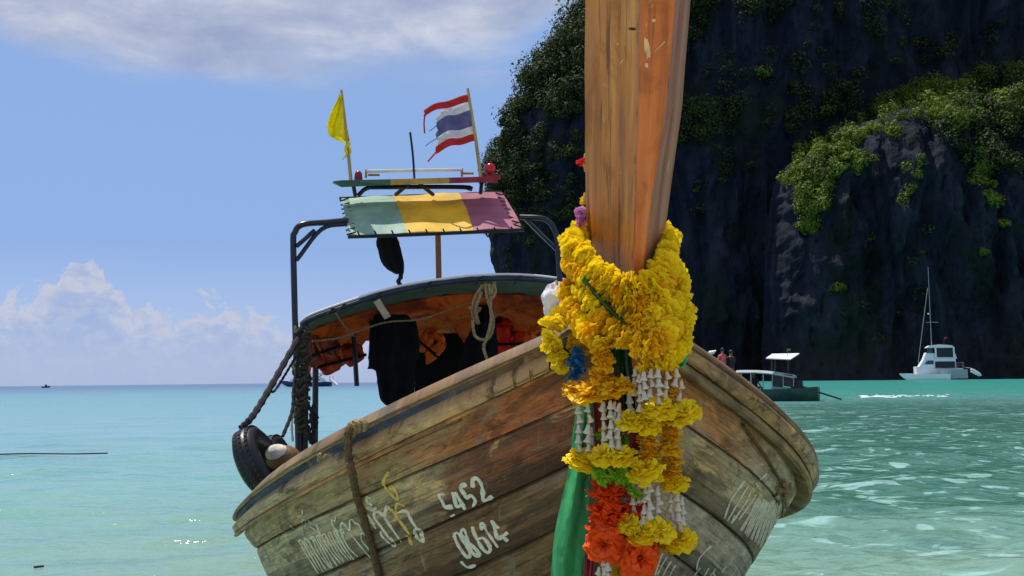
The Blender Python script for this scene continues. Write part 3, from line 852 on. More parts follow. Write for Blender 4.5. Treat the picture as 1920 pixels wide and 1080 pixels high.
# --- painted lettering, laid on the planks it was painted on
HB = bvh_of(HULLP)


def hull_hit(px, py):
    r = (FW + ((px - CX) / F) * RT - ((py - CY) / F) * UP).normalized()
    loc, nor, i, d = HB.ray_cast(EYEV, r)
    if loc is None: return None, None
    return loc, (nor if nor.dot(r) < 0 else -nor)


def letters(name, label, strokes, wpx, mat):
    mb = MB()
    for st in strokes:
        P = []
        dense = smooth_path([Vector((x, y, 0)) for x, y in st], 6) if len(st) > 2 else [Vector((*st[0], 0)).lerp(Vector((*st[1], 0)), k / 8) for k in range(9)]
        for p in dense:
            h, n = hull_hit(p.x, p.y)
            if h is not None: P.append((h, n))
        if len(P) < 2: continue
        rows = []
        for i, (h, n) in enumerate(P):
            tg = (P[min(i + 1, len(P) - 1)][0] - P[max(i - 1, 0)][0])
            if tg.length < 1e-6: continue
            w = n.cross(tg.normalized()); wd = 1.35 * wpx * (h - EYEV).length / F * .5 * (1 + .75 * mnoise.noise(h * 38)) * (.6 if i in (0, len(P) - 1) else 1)
            rows.append([h + n * .001 - w * wd, h + n * .0035 - w * wd * .8, h + n * .0035 + w * wd * .8, h + n * .001 + w * wd])
        if len(rows) > 1: mb.grid(rows)
    o = mb.build(name, mat, BOAT); o['label'] = label
    return o


def T(k, x0, y0, strokes): return [[(x0 + k * u, y0 + k * v) for u, v in s] for s in strokes]


letters('painted_number', 'white hand-painted number 5452', T(.1945, 780, 870, [
    [(275, 285), (222, 298), (250, 350), (285, 412), (360, 408)], [(352, 262), (372, 330), (397, 405), (470, 378)], [(372, 262), (420, 340), (472, 435)],
    [(490, 188), (432, 225), (462, 280), (492, 325), (530, 300), (572, 352), (548, 408)], [(550, 222), (548, 155), (580, 136), (618, 170), (642, 240), (645, 355)], [(645, 355), (700, 335), (740, 305)], [(345, 485), (358, 500)]]), 5.6, M['letter_fresh'])
letters('painted_number', 'white hand-painted number 08614', T(.1945, 780, 870, [
    [(365, 680), (400, 660), (445, 720), (500, 800), (522, 870), (490, 892), (440, 830), (400, 765), (365, 680)],
    [(435, 645), (462, 625), (490, 690), (505, 745), (560, 800), (608, 860), (590, 882), (545, 850), (510, 780), (480, 720), (440, 680), (435, 645)],
    [(545, 595), (560, 660), (600, 740), (640, 810), (690, 852), (716, 825), (700, 770), (650, 712), (600, 722)], [(632, 632), (640, 575), (700, 670), (790, 800)],
    [(730, 535), (760, 620), (795, 712), (890, 655)], [(738, 555), (800, 618)], [(825, 690), (886, 742)], [(430, 935), (500, 992), (580, 970)]]), 5.2, M['letter_fresh'])
letters('painted_lettering', 'white hand-painted Thai lettering right of the rope', T(.2036, 540, 860, [
    [(770, 370), (728, 348), (732, 395), (782, 425)], [(728, 445), (770, 466), (822, 450)], [(735, 512), (810, 640)], [(760, 575), (800, 600)],
    [(940, 460), (912, 448), (885, 520), (845, 492), (802, 492), (800, 540), (870, 640), (942, 742)], [(858, 660), (870, 712), (965, 800), (992, 788), (940, 722)], [(890, 538), (965, 650), (1052, 772)],
    [(1005, 500), (1060, 480), (1105, 492), (1140, 570), (1225, 690), (1245, 762), (1190, 722), (1168, 655), (1215, 650), (1248, 710)]]), 5.0, M['letter_white'])
letters('painted_lettering', 'gold hand-painted stroke and Thai sign near the top seam', T(.2036, 540, 860, [
    [(935, 115), (888, 185), (885, 245), (940, 310), (1000, 372), (1008, 330), (962, 262), (940, 285)],
    [(940, 460), (988, 500), (1005, 535), (1120, 692)], [(1000, 490), (995, 445), (1015, 412), (1078, 435)], [(1090, 708), (1148, 720)], [(1100, 700), (1146, 792)]]), 5.0, M['letter_gold'])
ls = [[(100 + 27 * i + rnd.uniform(-6, 6), 762 - 7 * i + rnd.uniform(-25, 12)), (190 + 26 * i, 905 - 7 * i), (272 + 26 * i + rnd.uniform(-12, 12), 1052 - 9 * i + rnd.uniform(-30, 8))] for i in range(15)]
ls += [[(100 + 27 * i, 762 - 7 * i), (128 + 27 * i, 742 - 7 * i), (140 + 27 * i, 790 - 7 * i)] for i in range(0, 15, 2)]
letters('painted_lettering', 'dense slanted white Thai lettering left of the rope', T(.2036, 540, 860, ls + [
    [(445, 530), (430, 572), (408, 552), (412, 600), (432, 640)], [(430, 690), (432, 640), (482, 662), (495, 592), (525, 602), (570, 655), (572, 572), (595, 558), (622, 592), (655, 602), (680, 660)],
    [(575, 680), (660, 790), (762, 912)], [(750, 752), (690, 678), (680, 742), (735, 815), (795, 892)], [(740, 800), (785, 838)], [(265, 600), (300, 690), (350, 760)]]), 2.7, M['letter_white'])
letters('painted_lettering', 'small faded white marks above the dense Thai lettering', T(.2036, 540, 860, [
    [(90, 530), (130, 512), (135, 462)], [(140, 600), (130, 570), (160, 555), (165, 602)], [(172, 548), (222, 600)], [(20, 600), (60, 652)], [(210, 622), (252, 652)]]), 2.6, M['letter_faded'])
rs = [[(545 + 23 * i + rnd.uniform(-6, 6), 412 + 6 * i + rnd.uniform(-12, 12)), (470 + 25 * i, 560 + 14 * i), (395 + 27 * i + rnd.uniform(-8, 8), 690 + 24 * i)] for i in range(9)]
rs += [[(x + 11 + rnd.uniform(-3, 3), y + 8) for x, y in q] for q in rs]
letters('painted_lettering', 'slanted white lettering on the shaded side of the bow', T(.2222, 1300, 840, rs + [
    [(425, 268), (372, 350), (310, 450), (258, 592)], [(430, 272), (395, 340)], [(458, 318), (368, 470), (285, 612)], [(485, 358), (430, 470), (322, 632)], [(528, 388), (455, 500), (380, 602)], [(345, 560), (322, 632)],
    [(612, 218), (562, 266)], [(522, 290), (542, 322)]]), 3.4, M['letter_white'])
letters('painted_lettering', 'lower white strokes on the shaded side of the bow', T(.125, 1200, 960, [
    [(330, 612), (270, 780), (215, 950)], [(400, 672), (320, 800), (250, 945)], [(462, 732), (400, 830), (340, 950)], [(532, 792), (480, 870), (440, 955)],
    [(1062, 505), (960, 600), (870, 720), (845, 860)], [(1285, 808), (1220, 905)], [(900, 830), (810, 950)], [(1030, 830), (960, 955)], [(1130, 850), (1050, 955)], [(1090, 900), (1120, 960)]]), 3.2, M['letter_white'])

# --- frames, awning and canopy
def tubes(name, paths, r, mat, n=8, sm=5):
    mb = MB()
    for p in paths: mb.tube(smooth_path(p, sm) if len(p) > 2 else p, r, n)
    return mb.build(name, mat, BOAT)


tubes('frame_post', [[on(561, 900, 3.98), on(556, 700, 3.98), on(550, 470, 3.98), on(553, 436, 3.98), on(568, 421, 3.98), on(610, 417, 4.02), on(652, 413, 4.06)]], .021, M['navy_metal'], 10)
tubes('frame_post', [[on(1078, 900, 3.98), on(1060, 700, 3.98), on(1047, 480, 3.98), on(1042, 437, 3.98), on(1022, 411, 3.98), on(975, 407, 4.06)]], .02, M['navy_metal'], 10)
tubes('brace', [[on(556, 488, 3.97), on(603, 430, 4.02), on(650, 420, 4.06)], [on(556, 462, 3.97), on(590, 432, 4.0)]], .016, M['navy_metal'])
tubes('brace', [[on(1046, 470, 3.99), on(1015, 440, 4.0), on(983, 408, 4.05)]], .016, M['navy_metal'])
tubes('centre_pole', [[on(823, 531, 4.03), on(822, 480, 4.05), on(821, 436, 4.1)]], .020, M['buoy_brown'])


def sheet(name, corners, n, m, mat, wave=.01, parent=BOAT, thick=.006):
    """cloth between four corners (top left, top right, bottom right, bottom left) with ripples and thickness"""
    a, b, c, d = corners; nn = (b - a).cross(d - a).normalized(); R1, R2 = [], []
    for i in range(n + 1):
        u = i / n; l, r = a.lerp(d, u), b.lerp(c, u)
        r1, r2 = [], []
        for k in range(m + 1):
            p = l.lerp(r, k / m); w = wave * (math.sin(k * .6 + i * .4) * .3 + mnoise.noise(p * 4))
            sag = wave * 1.5 * math.sin(math.pi * u)
            r1.append(p + nn * (w - sag)); r2.append(p + nn * (w - sag + thick))
        R1.append(r1); R2.append(r2)
    mb = MB(); mb.grid(R1); mb.grid(R2, flip=True)
    n1 = m + 1
    for i in range(n):
        for k in (0, m):
            q = (i * n1 + k, (i + 1) * n1 + k, (i + 1) * n1 + k + n1 * (n + 1), i * n1 + k + n1 * (n + 1)); mb.f.append(q); mb.mi.append(0)
    for k in range(m):
        for i in (0, n):
            q = (i * n1 + k, i * n1 + k + 1, i * n1 + k + 1 + n1 * (n + 1), i * n1 + k + n1 * (n + 1)); mb.f.append(q); mb.mi.append(0)
    return mb.build(name, mat, parent)


sT, sB = 4.62, 3.96
sheet('awning_panel', (on(640, 371, sT), on(736, 366, sT), on(763, 437, sB), on(655, 442, sB)), 8, 12, M['awning_mint'])['label'] = 'mint green awning panel'
sheet('awning_panel', (on(736, 366, sT), on(861, 361, sT), on(888, 432, sB), on(763, 437, sB)), 8, 14, M['awning_yellow'])['label'] = 'yellow awning panel'
sheet('awning_panel', (on(861, 361, sT), on(941, 361, sT), on(980, 428, sB), on(888, 432, sB)), 8, 10, M['awning_pink'])['label'] = 'dusty pink awning panel'
tubes('awning_rod', [[on(652, 444, 3.97), on(770, 440, 3.97), on(982, 431, 3.97)]], .014, M['black_metal'])
tubes('awning_rod', [[on(636, 372, 4.64), on(941, 361, 4.64)]], .012, M['black_metal'])
for k in range(9):
    t = (k + .5) / 9
    for (x0, y0, x1, y1, dx) in ((640, 371, 655, 442, 13), (941, 361, 980, 428, -14)):
        q = sT + (sB - sT) * t; x, y = x0 + (x1 - x0) * t, y0 + (y1 - y0) * t
        tubes('lacing', [[on(x - dx * .3, y + 2, q - .02), on(x + dx, y - 3, q - .03)]], .006, M['rope_dark'], 5)
for k in range(10):
    x = 670 + k * 32; tubes('lacing', [[on(x, 434 - (x - 660) * .03, 3.93), on(x + 6, 446 - (x - 660) * .035, 3.93)]], .006, M['rope_dark'], 5)
# roof rack over the awning
def board(name, pts, mat):
    mb = MB(); rows = []
    for (x, y0, y1) in pts:
        rows.append([on(x, y0, 4.22), on(x, y1, 4.2), on(x, y1, 4.52), on(x, y0, 4.54), on(x, y0, 4.22)])
    mb.grid(rows); mb.f += [(0, 1, 2, 3), tuple(5 * (len(rows) - 1) + i for i in range(4))]; mb.mi += [0, 0]
    return mb.build(name, mat, BOAT, smooth=False)


board('rack_board', [(624, 340, 344), (640, 338, 351), (732, 336, 347)], M['board_green'])['label'] = 'green end of the tricolour board'
board('rack_board', [(732, 336, 347), (842, 333, 344)], M['board_yellow'])['label'] = 'yellow middle of the tricolour board'
board('rack_board', [(842, 333, 344), (905, 331, 342), (933, 329, 343)], M['board_red'])['label'] = 'red end of the tricolour board'
tubes('rack_bar', [[on(672, 366, 4.5), on(688, 353, 4.45), on(720, 351, 4.4), on(870, 351, 4.4), on(880, 357, 4.4)]], .017, M['navy_metal'])
for pth in ([[on(742, 365, 4.5), on(766, 345, 4.35)], [on(787, 345, 4.35), on(812, 365, 4.5)], [on(662, 345, 4.4), on(666, 366, 4.5)], [on(903, 343, 4.4), on(901, 362, 4.5)]]): tubes('rack_strut', [pth], .015, M['black_metal'])
tubes('light_tube', [[on(687, 321, 4.4), on(866, 318, 4.4)]], .012, M['chrome'])
for pth in ([[on(686, 333, 4.4), on(687, 318, 4.4)], [on(866, 331, 4.4), on(866, 316, 4.4)], [on(690, 328, 4.4), on(712, 328, 4.4)], [on(866, 325, 4.4), on(888, 325, 4.4)]]): tubes('light_tube_clip', [pth], .009, M['board_yellow'])
tubes('antenna', [[on(777, 335, 4.38), on(774, 290, 4.38), on(769, 248, 4.38)]], .0085, M['black_metal'])
mb = MB(); c = on(672, 328, 4.38); mb.ball(c, .028, 12, 8, (1, 1, 1.15)); mb.tube([c - Vector((0, 0, .045)), c - Vector((0, 0, .012))], .03, 12); mb.build('warning_lamp', M['red_dark'], BOAT)
mb = MB(); c = on(918, 317, 4.36); mb.tube([c - AX * .03, c + AX * .05], .042, 14); mb.build('lamp_housing', M['black_metal'], BOAT)
mb = MB(); mb.ball(c - AX * .035, .037, 14, 8, (1, .5, 1)); mb.tube([c - AX * .034, c - AX * .028], .039, 14); o = mb.build('lamp_lens', M['red_lens'], BOAT); o['label'] = 'round red lamp lens'
mb = MB(); mb.tube([on(916, 332, 4.36), on(916, 322, 4.36)], .012, 8); mb.box(on(926, 332, 4.36), LN * .05, AX * .02, Vector((0, 0, .015))); mb.build('lamp_bracket', M['board_red'], BOAT)

ARC = [(562, 612), (575, 600), (600, 589), (640, 575), (700, 555), (760, 540), (820, 530), (880, 523), (950, 520), (1010, 523), (1060, 530), (1100, 541), (1130, 556)]
arc = [on(x, y, 4.0) for x, y in ARC]
arcS = smooth_path(arc, 3)
RL = 4.6
for nm, up, dn, mt in (('roof_skin', .018, .0, M['roof_top']), ('roof_lining', -.002, -.012, M['roof_under'])):
    mb = MB(); R = []; R2 = []
    for q in range(13):
        s = q / 12 * RL; dz = -.02 * s + .012 * mnoise.noise(Vector((s * 2, 0, 0)))
        R.append([p + AX * s + Vector((0, 0, up + dz - .012 * abs(math.sin(i * .9 + s)))) for i, p in enumerate(arcS)])
        R2.append([p + AX * s + Vector((0, 0, dn + dz - .012 * abs(math.sin(i * .9 + s)))) for i, p in enumerate(arcS)])
    mb.grid(R); mb.grid(R2, flip=True); n = len(arcS)
    off = n * 13
    for i in range(n - 1): mb.f.append((i, i + 1, off + i + 1, off + i)); mb.mi.append(0)
    mb.build(nm, mt, BOAT)
mb = MB(); mb.tube([p + Vector((0, 0, .022)) - AX * .004 for p in arcS], .009, 8); mb.build('roof_edge', M['white_paint'], BOAT)
for q, (s, dz, r) in enumerate(((-.005, -.006, .020), (.9, -.04, .02), (1.9, -.05, .02), (2.9, -.07, .02), (4.4, -.1, .02))):
    mb = MB(); mb.tube([p + AX * s + Vector((0, 0, dz)) for p in arcS[1:-1]], r, 8); mb.build('roof_beam', M['roof_beam'], BOAT)
mb = MB()
for x in (624, 645, 714, 806, 903, 975):
    y = float(np.interp(x, [a[0] for a in ARC], [a[1] for a in ARC])); mb.tube([on(x - 12, y + 12, 3.95), on(x, y - 3, 3.95), on(x + 10, y - 5, 4.1)], .006, 5)
mb.build('lashing', M['rope_dark'], BOAT)
for s, sd in ((4.02, -1), (6.3, -1), (6.3, 1), (8.4, -1), (8.4, 1)):
    lat = 1.03 if s < 5 else .98
    top = AP(s) + LN * (sd * lat) + Vector((0, 0, .40 if sd < 0 else .5)); mb = MB(); mb.tube([AP(s) + LN * (sd * lat * 1.0) + Vector((0, 0, -.85)), top], .03 if s < 5 else .022, 8); mb.build('roof_post', M['dark_wood'] if s < 5 else M['navy_metal'], BOAT)
tubes('roof_strut', [[on(669, 724, 5.2), on(665, 660, 5.2), on(662, 610, 5.2)]], .02, M['navy_metal'])
tubes('roof_strut', [[on(776, 742, 5.), on(777, 660, 5.)]], .006, M['chrome'])
mb = MB(); mb.hexa([on(700, 566, 3.95), on(712, 560, 3.95), on(733, 593, 3.95), on(721, 599, 3.95)] + [on(700, 566, 3.98), on(712, 560, 3.98), on(733, 593, 3.98), on(721, 599, 3.98)]); mb.build('roof_slat', M['slat_wood'], BOAT, smooth=False)
M['lining'] = plain('lining_orange', (.62, .11, .016), .8, .55, 3, .3, trans=.45)
g = NT(M['lining'].node_tree); b = M['lining'].node_tree.nodes['Principled BSDF']
tc = g.n('ShaderNodeTexCoord'); wn = g.noise(tc.outputs['Object'], 2.6, 5, .6, .6)
lc = g.ramp(wn, [(.30, (.06, .012, .010)), (.40, (.42, .045, .014)), (.50, (.85, .14, .016)), (.60, (.95, .22, .025)), (.70, (.40, .05, .03))])
g.put(b.inputs['Base Color'], lc); g.put([x for x in g.nt.nodes if x.type == 'BSDF_TRANSLUCENT'][0].inputs[0], lc)
for s0, s1, drop, i0, i1 in ((.75, 1.7, .20, 1, 35), (1.7, 2.7, .24, 1, 35), (2.7, 4.4, .28, 1, 35)):
    mb = MB(); R1 = []
    for q in range(9):
        v = q / 8; R1.append([p + AX * (s0 + (s1 - s0) * v) + Vector((0, 0, -.05 - drop * math.sin(math.pi * v) ** .6 * (.75 + .7 * mnoise.noise(Vector((i * .28, v * 2, s0))) + .16 * math.sin(i * 1.3 + v * 4) + .25 * mnoise.noise(Vector((i * .9, v * 5, s0)))))) for i, p in enumerate(arcS[i0:i1])])
    mb.grid(R1); mb.grid([[p + Vector((0, 0, .006)) for p in r] for r in R1], flip=True); mb.build('roof_cloth', M['lining'], BOAT)
# windbreak behind the passengers, and the engine box
sheet('windbreak', (on(768, 626, 7.2), on(1000, 622, 7.2), on(1000, 800, 7.2), on(762, 800, 7.2)), 8, 12, M['black_cloth'], .03)
mb = MB(); mb.box(AP(7.8) + LN * .3 + Vector((0, 0, -.72)), LN * .3, AX * .4, Vector((0, 0, .3))); mb.build('engine_box', M['black_metal'], BOAT, smooth=False)


# ------------------------------------------------------------------ things on the boat
def puffy(name, rows, s, depth, folds, mat, parent=None, n=14, seed=0.):
    """a hanging cloth body: rows of (py, left px, right px); front and back bulge apart, with vertical folds"""
    R1, R2 = [], []
    Y = [r[0] for r in rows]; m = max(8, int((Y[-1] - Y[0]) / 7))
    for i in range(m + 1):
        y = Y[0] + (Y[-1] - Y[0]) * i / m
        xl = float(np.interp(y, Y, [r[1] for r in rows])); xr = float(np.interp(y, Y, [r[2] for r in rows])); a, b = [], []
        xl += 2.2 * mnoise.noise(Vector((y * .08, seed, 1))); xr += 2.2 * mnoise.noise(Vector((y * .08, seed, 4)))
        for k in range(n + 1):
            u = k / n; x = xl + (xr - xl) * u; e = math.sqrt(max(0, 1 - (2 * u - 1) ** 2))
            f = folds * (math.sin(u * 17 + seed + y * .012) + .8 * mnoise.noise(Vector((u * 6, y * .03, seed)))) * e
            a.append(on(x, y, s, -depth * e + f)); b.append(on(x, y, s, depth * e + f * .5 + .004))
        R1.append(a); R2.append(b)
    mb = MB(); mb.grid(R1); mb.grid(R2, flip=True)
    k = n + 1; o2 = k * (m + 1)
    for i in (0, m):
        for q in range(n): mb.f.append((i * k + q, i * k + q + 1, o2 + i * k + q + 1, o2 + i * k + q)); mb.mi.append(0)
    return mb.build(name, mat, parent)


o = puffy('rolled_bag', [(438, 706, 744), (460, 706, 750), (490, 714, 757), (505, 724, 758), (513, 740, 757)], 4.3, .05, .006, M['black_cloth'], seed=2.)
tag(o, 'black cloth roll hanging under the tricolour awning', 'cloth roll')
mb = MB(); mb.tube(smooth_path([on(748, 508, 4.3), on(752, 518, 4.3), on(747, 528, 4.29), on(753, 538, 4.3)], 4), [.016, .02, .014, .02, .015, .02, .014, .018, .02, .014, .02, .016, .02], 6)
tag(mb.build('cord', M['rope_dark']), 'dark knotted cord dangling from the black cloth roll', 'cord')
e = empty('jacket', on(738, 600, 4.5), 'black jacket hung on the wooden slat at the front of the canopy', 'jacket')
puffy('body', [(590, 702, 764), (605, 698, 776), (640, 696, 780), (690, 692, 780), (694, 704, 779), (720, 708, 778), (742, 711, 776), (757, 716, 760), (766, 738, 744)], 4.5, .05, .016, M['black_cloth'], e, 20, 1.)
puffy('sleeve', [(602, 768, 780), (640, 770, 788), (672, 764, 786)], 4.46, .03, .006, M['black_cloth'], e, 8, 4.)
puffy('sleeve', [(600, 693, 706), (640, 692, 706), (692, 690, 708)], 4.44, .03, .006, M['black_cloth'], e, 8, 6.)
tag(puffy('hanging_cloth', [(572, 897, 924), (600, 892, 928), (640, 872, 933), (680, 858, 936), (712, 852, 940), (760, 850, 944)], 4.9, .035, .014, M['black_cloth'], None, 16, 9.), 'long black cloth hanging beside the coiled tan rope', 'cloth')

# life vests stuffed up under the roof
VEST = []
def vest(x, y, s, w, h, rot, mat, label):
    e = empty('life_vest', on(x, y, s), label, 'life vest', 'life vests stowed under the canopy')
    rt = LN * math.cos(rot) + Vector((0, 0, 1)) * math.sin(rot); up = Vector((0, 0, 1)) * math.cos(rot) - LN * math.sin(rot)
    c0 = Vector(e.location)
    for nm, ox, oy, ww, hh in (('front_panel', -.5, 0, .48, 1.), ('front_panel', .5, 0, .48, 1.), ('collar', 0, .95, .6, .3)):
        mb = MB(); R1, R2 = [], []
        for i in range(9):
            v = i / 8 * 2 - 1; a, b = [], []
            for k in range(9):
                u = k / 8 * 2 - 1; bul = (max(0, 1 - u ** 4) * max(0, 1 - v ** 4)) ** .5
                cr = .03 * mnoise.noise(Vector((u * 2 + x, v * 3 + y, ox))) + .012 * mnoise.noise(Vector((u * 6 + x, v * 7 + y, ox)))
                p = c0 + rt * w * (ox + ww * u * (1 - .2 * v * v) + .16 * mnoise.noise(Vector((v * 1.3 + x, u + y, ox)))) * .5 + up * h * (oy + hh * v * (1 - .22 * u * u) + .30 * mnoise.noise(Vector((u * 1.4 + x, v + y * .3, ox + 3)))) * .5
                a.append(p - AX * (.05 * bul + cr)); b.append(p + AX * (.05 * bul))
            R1.append(a); R2.append(b)
        mb.grid(R1, flip=True); mb.grid(R2); mb.build(nm, mat, e)
    if int(x) % 2: return
    mb = MB(); q = c0 - AX * .055; mb.box(q - up * h * .12, rt * w * .5, AX * .006, up * .012); mb.build('strap', M['black_cloth'], e)


VS = [(600, 655, 4.9, .30, .22, .35, 'vest_maroon', 'maroon life vest at the left end, beside the weathered roof post'),
      (640, 672, 5.3, .40, .18, .25, 'vest_red', 'dark red life vest low on the left, right of the post'),
      (806, 650, 6., .26, .24, -.7, 'vest_orange', 'crumpled orange life vest hanging low right of the jacket'),
      (962, 638, 6., .40, .30, .02, 'vest_orange', 'large bright red-orange life vest right of the hanging black cloth'),
      (1014, 640, 5.6, .28, .24, .4, 'vest_orange', 'orange life vest by the garland, at the right end of the canopy')]
M['vest_scarlet'] = plain('vest_scarlet', (.85, .03, .008), .7, .3, 9, .3, trans=.25)
for v in VS: vest(v[0], v[1], v[2], v[3], v[4], v[5], M['vest_scarlet'] if 'red-orange' in v[7] else M[v[6]], v[7])


def rope(name, pts, r, mat, label, cat='rope', sm=6, n=7, twist=True):
    P = smooth_path(pts, sm); mb = MB()
    if twist:
        Q = []
        for i in range(len(P) - 1):
            k = max(1, int((P[i + 1] - P[i]).length / (r * 1.3)))
            Q += [P[i].lerp(P[i + 1], j / k) for j in range(k)]
        Q.append(P[-1]); mb.tube(Q, [r * (1 + .16 * math.sin(i * 1.9)) for i in range(len(Q))], n)
    else: mb.tube(P, r, n)
    o = mb.build(name, mat)
    return tag(o, label, cat)


mb = MB()
for pts in ([(905, 535, 3.9), (890, 560, 3.88), (886, 590, 3.9), (897, 606, 3.9), (892, 580, 3.86), (903, 548, 3.86)], [(910, 532, 3.88), (914, 560, 3.85), (925, 600, 3.85), (919, 630, 3.85), (905, 637, 3.85), (890, 628, 3.87), (886, 600, 3.87)],
            [(928, 530, 3.88), (920, 565, 3.84), (921, 600, 3.83), (914, 630, 3.83), (907, 650, 3.84), (912, 670, 3.84), (922, 690, 3.86)], [(917, 533, 3.87), (920, 552, 3.84), (925, 535, 3.86), (929, 548, 3.85), (922, 560, 3.84)], [(880, 575, 3.9), (886, 582, 3.9), (900, 578, 3.88), (890, 590, 3.9)]):
    P = smooth_path([on(x, y, s) for x, y, s in pts], 8); mb.tube(P, [.0115 * (1 + .12 * math.sin(i * 2.1)) for i in range(len(P))], 7)
tag(mb.build('rope_coil', M['rope_tan']), 'coil of tan rope hanging from the front edge of the canopy', 'rope')
rope('cord', [on(630, 588, 3.97), on(645, 610, 4.2), on(664, 630, 4.5)], .006, M['rope_tan'], 'thin yellow cord hanging under the left side of the canopy', 'cord')
rope('cord', [on(585, 640, 4.2), on(640, 632, 4.3), on(720, 605, 4.4), on(790, 598, 4.4), on(870, 570, 4.5), on(905, 563, 4.4)], .007, M['rope_tan'], 'long tan cord strung along under the canopy', 'cord')

# rope over the left gunwale
def rail(x, y, back=0.):
    best = None
    for s in np.linspace(.05, 2.2, 200):
        p = hull(0, -1, s); d = (p - EYEV).dot(FW); ppx = CX + F * (p - EYEV).dot(RT) / d
        if best is None or abs(ppx - x) < best[0]: best = (abs(ppx - x), p, d)
    return best
rp = []
for x, y in ((676, 794), (664, 797), (655, 806), (652, 830), (654, 860), (660, 884)):
    d = rail(x, y)[2]; rp.append(W(x, y, d - (.05 if y > 800 else -.02)))
for x, y in ((672, 925), (686, 970), (700, 1020), (716, 1078), (734, 1140)):
    h, nrm = hull_hit(x, y); rp.append(h + nrm * .014 if h is not None else W(x, y, rail(x, 0)[2]))
rope('bow_rope', rp, .0135, M['rope_brown'], 'brown rope looped over the gunwale and hanging down the hull', 'rope')
mb = MB()
for k, (x, y) in enumerate(((660, 803), (668, 798), (678, 797), (654, 812))):
    d = rail(x, y)[2] - .02; mb.tube(smooth_path([W(x - 4, y - 7, d), W(x + 7, y - 3, d - .02), W(x + 5, y + 7, d), W(x - 7, y + 3, d + .02)], 5), .011, 6)
tag(mb.build('rope_knot', M['rope_tan']), 'frayed tan rope knot on the gunwale top', 'rope knot')
d = rail(606, 852)[2] - .03
rope('cord', [W(598, 866, d), W(600, 852, d), W(605, 860, d), W(612, 854, d), W(624, 853, d)], .007, M['rope_tan'], 'scrap of pale cord lying on the gunwale left of the rope', 'cord')
# yellow line lashed round the right side of the hull
pts = []
for x, y in ((1388, 795), (1410, 825), (1432, 855), (1452, 888), (1462, 905), (1468, 925)):
    h, nrm = hull_hit(x, y)
    if h is not None: pts.append(h + nrm * .012)
if len(pts) > 2: rope('lashing_rope', pts, .006, M['rope_brown'], 'thin dark line running along the shaded side of the bow', 'rope')
mb = MB(); hk, nk = hull_hit(1462, 908)
if hk is None: hk, nk = hull_hit(1452, 905)
for q in range(4):
    a = q * 1.6; mb.tube(smooth_path([hk + nk * .02 + Vector((.03 * math.cos(a), 0, .03 * math.sin(a))), hk + nk * .045, hk + nk * .02 - Vector((.03 * math.cos(a + .5), 0, .03 * math.sin(a + .5)))], 4), .007, 6)
for x, y in ((1472, 950), (1464, 965), (1450, 930)):
    h2, n2 = hull_hit(x, y)
    if h2 is not None: mb.tube([hk + nk * .02, h2 + n2 * .012], .006, 5)
tag(mb.build('rope_knot', M['rope_tan']), 'yellow rope knot tied on the shaded side of the bow', 'rope knot')

# tyres, bundle and ropes at the left canopy post
def tyre(x, y, s, R, r, axis, label):
    e = empty('tyre', on(x, y, s), label, 'tyre', 'tyre fenders by the canopy post'); c = Vector(e.location)
    ax = axis.normalized(); u = ax.orthogonal().normalized(); w = ax.cross(u); mb = MB(); rows = []; tr = MB()
    prof = [(math.cos(a), math.sin(a)) for a in np.linspace(0, 2 * math.pi, 15)]
    for k in range(41):
        a = 2 * math.pi * k / 40; d = u * math.cos(a) + w * math.sin(a)
        rows.append([c + d * (R + r * q[0]) + ax * r * 1.15 * q[1] for q in prof])
        if k < 40:
            for g_ in (-.45, 0, .45): tr.box(c + d * (R + r * (1.0 if g_ == 0 else .9)) + ax * r * 1.15 * g_ * 1.1, d * .0025, ax * .010, d.cross(ax) * .012)
    mb.grid(rows); mb.build('carcass', M['rubber'], e); tr.build('tread', M['rubber'], e, smooth=False)


im = lambda a, b: (RT * a - UP * b)
tyre(485, 866, 3.1, .152, .064, im(.90, -.44) - FW * .03, 'large black tyre hanging outermost on its strap')
tyre(521, 872, 3.45, .135, .052, im(.93, -.3) - FW * .08, 'smaller black tyre between the large tyre and the canopy post')
e = empty('float', on(532, 862, 3.2), 'brown net float with a cream top wedged beside the tyres', 'float')
c = Vector(e.location); mb = MB(); mb.ball(c, .095, 16, 12, (1.15, .9, .9)); mb.build('body', M['buoy_brown'], e)
mb = MB(); mb.ball(c + Vector((-.03, -.03, .04)), .068, 16, 10, (1.05, .9, .8)); mb.build('cover', M['buoy_white'], e)
rope('strap', [on(566, 622, 3.9), on(540, 668, 3.7), on(515, 712, 3.5), on(490, 755, 3.3), on(470, 785, 3.15), on(452, 803, 3.1)], .020, M['rope_dark'], 'thick dark strap running from the canopy post down to the large tyre', 'strap', 8)
rope('cord', [on(555, 668, 3.75), on(530, 710, 3.6), on(512, 735, 3.5), on(505, 722, 3.5)], .008, M['rope_dark'], 'thin dark cord looped beneath the thick strap', 'cord')
rope('cord', [on(562, 660, 3.8), on(552, 720, 3.7), on(548, 770, 3.6), on(530, 818, 3.45)], .012, M['rope_dark'], 'dark cord from the canopy post down to the smaller tyre', 'cord')
rope('cord', [on(551, 760, 3.8), on(547, 795, 3.8), on(549, 828, 3.8)], .008, M['buoy_white'], 'pale frayed cord hanging beside the canopy post', 'cord')
mb = MB()
for q in range(22):
    y = 618 + q * 9.; x = 565 + 5 * math.sin(q * 1.3)
    P = [on(x + 12 * math.cos(a) + rnd.uniform(-3, 3), y + 5 * math.sin(a * 2) + rnd.uniform(-5, 5), 3.9 + .05 * math.sin(a)) for a in np.linspace(0, 6.4, 9)]
    mb.tube(smooth_path(P, 3), rnd.uniform(.006, .012), 5)
tag(mb.build('rope_tangle', plain('rope_olive', (.06, .055, .035), .9, .5, 40, .7)), 'tangle of old olive rope wrapped round the canopy post', 'rope')
mb = MB()
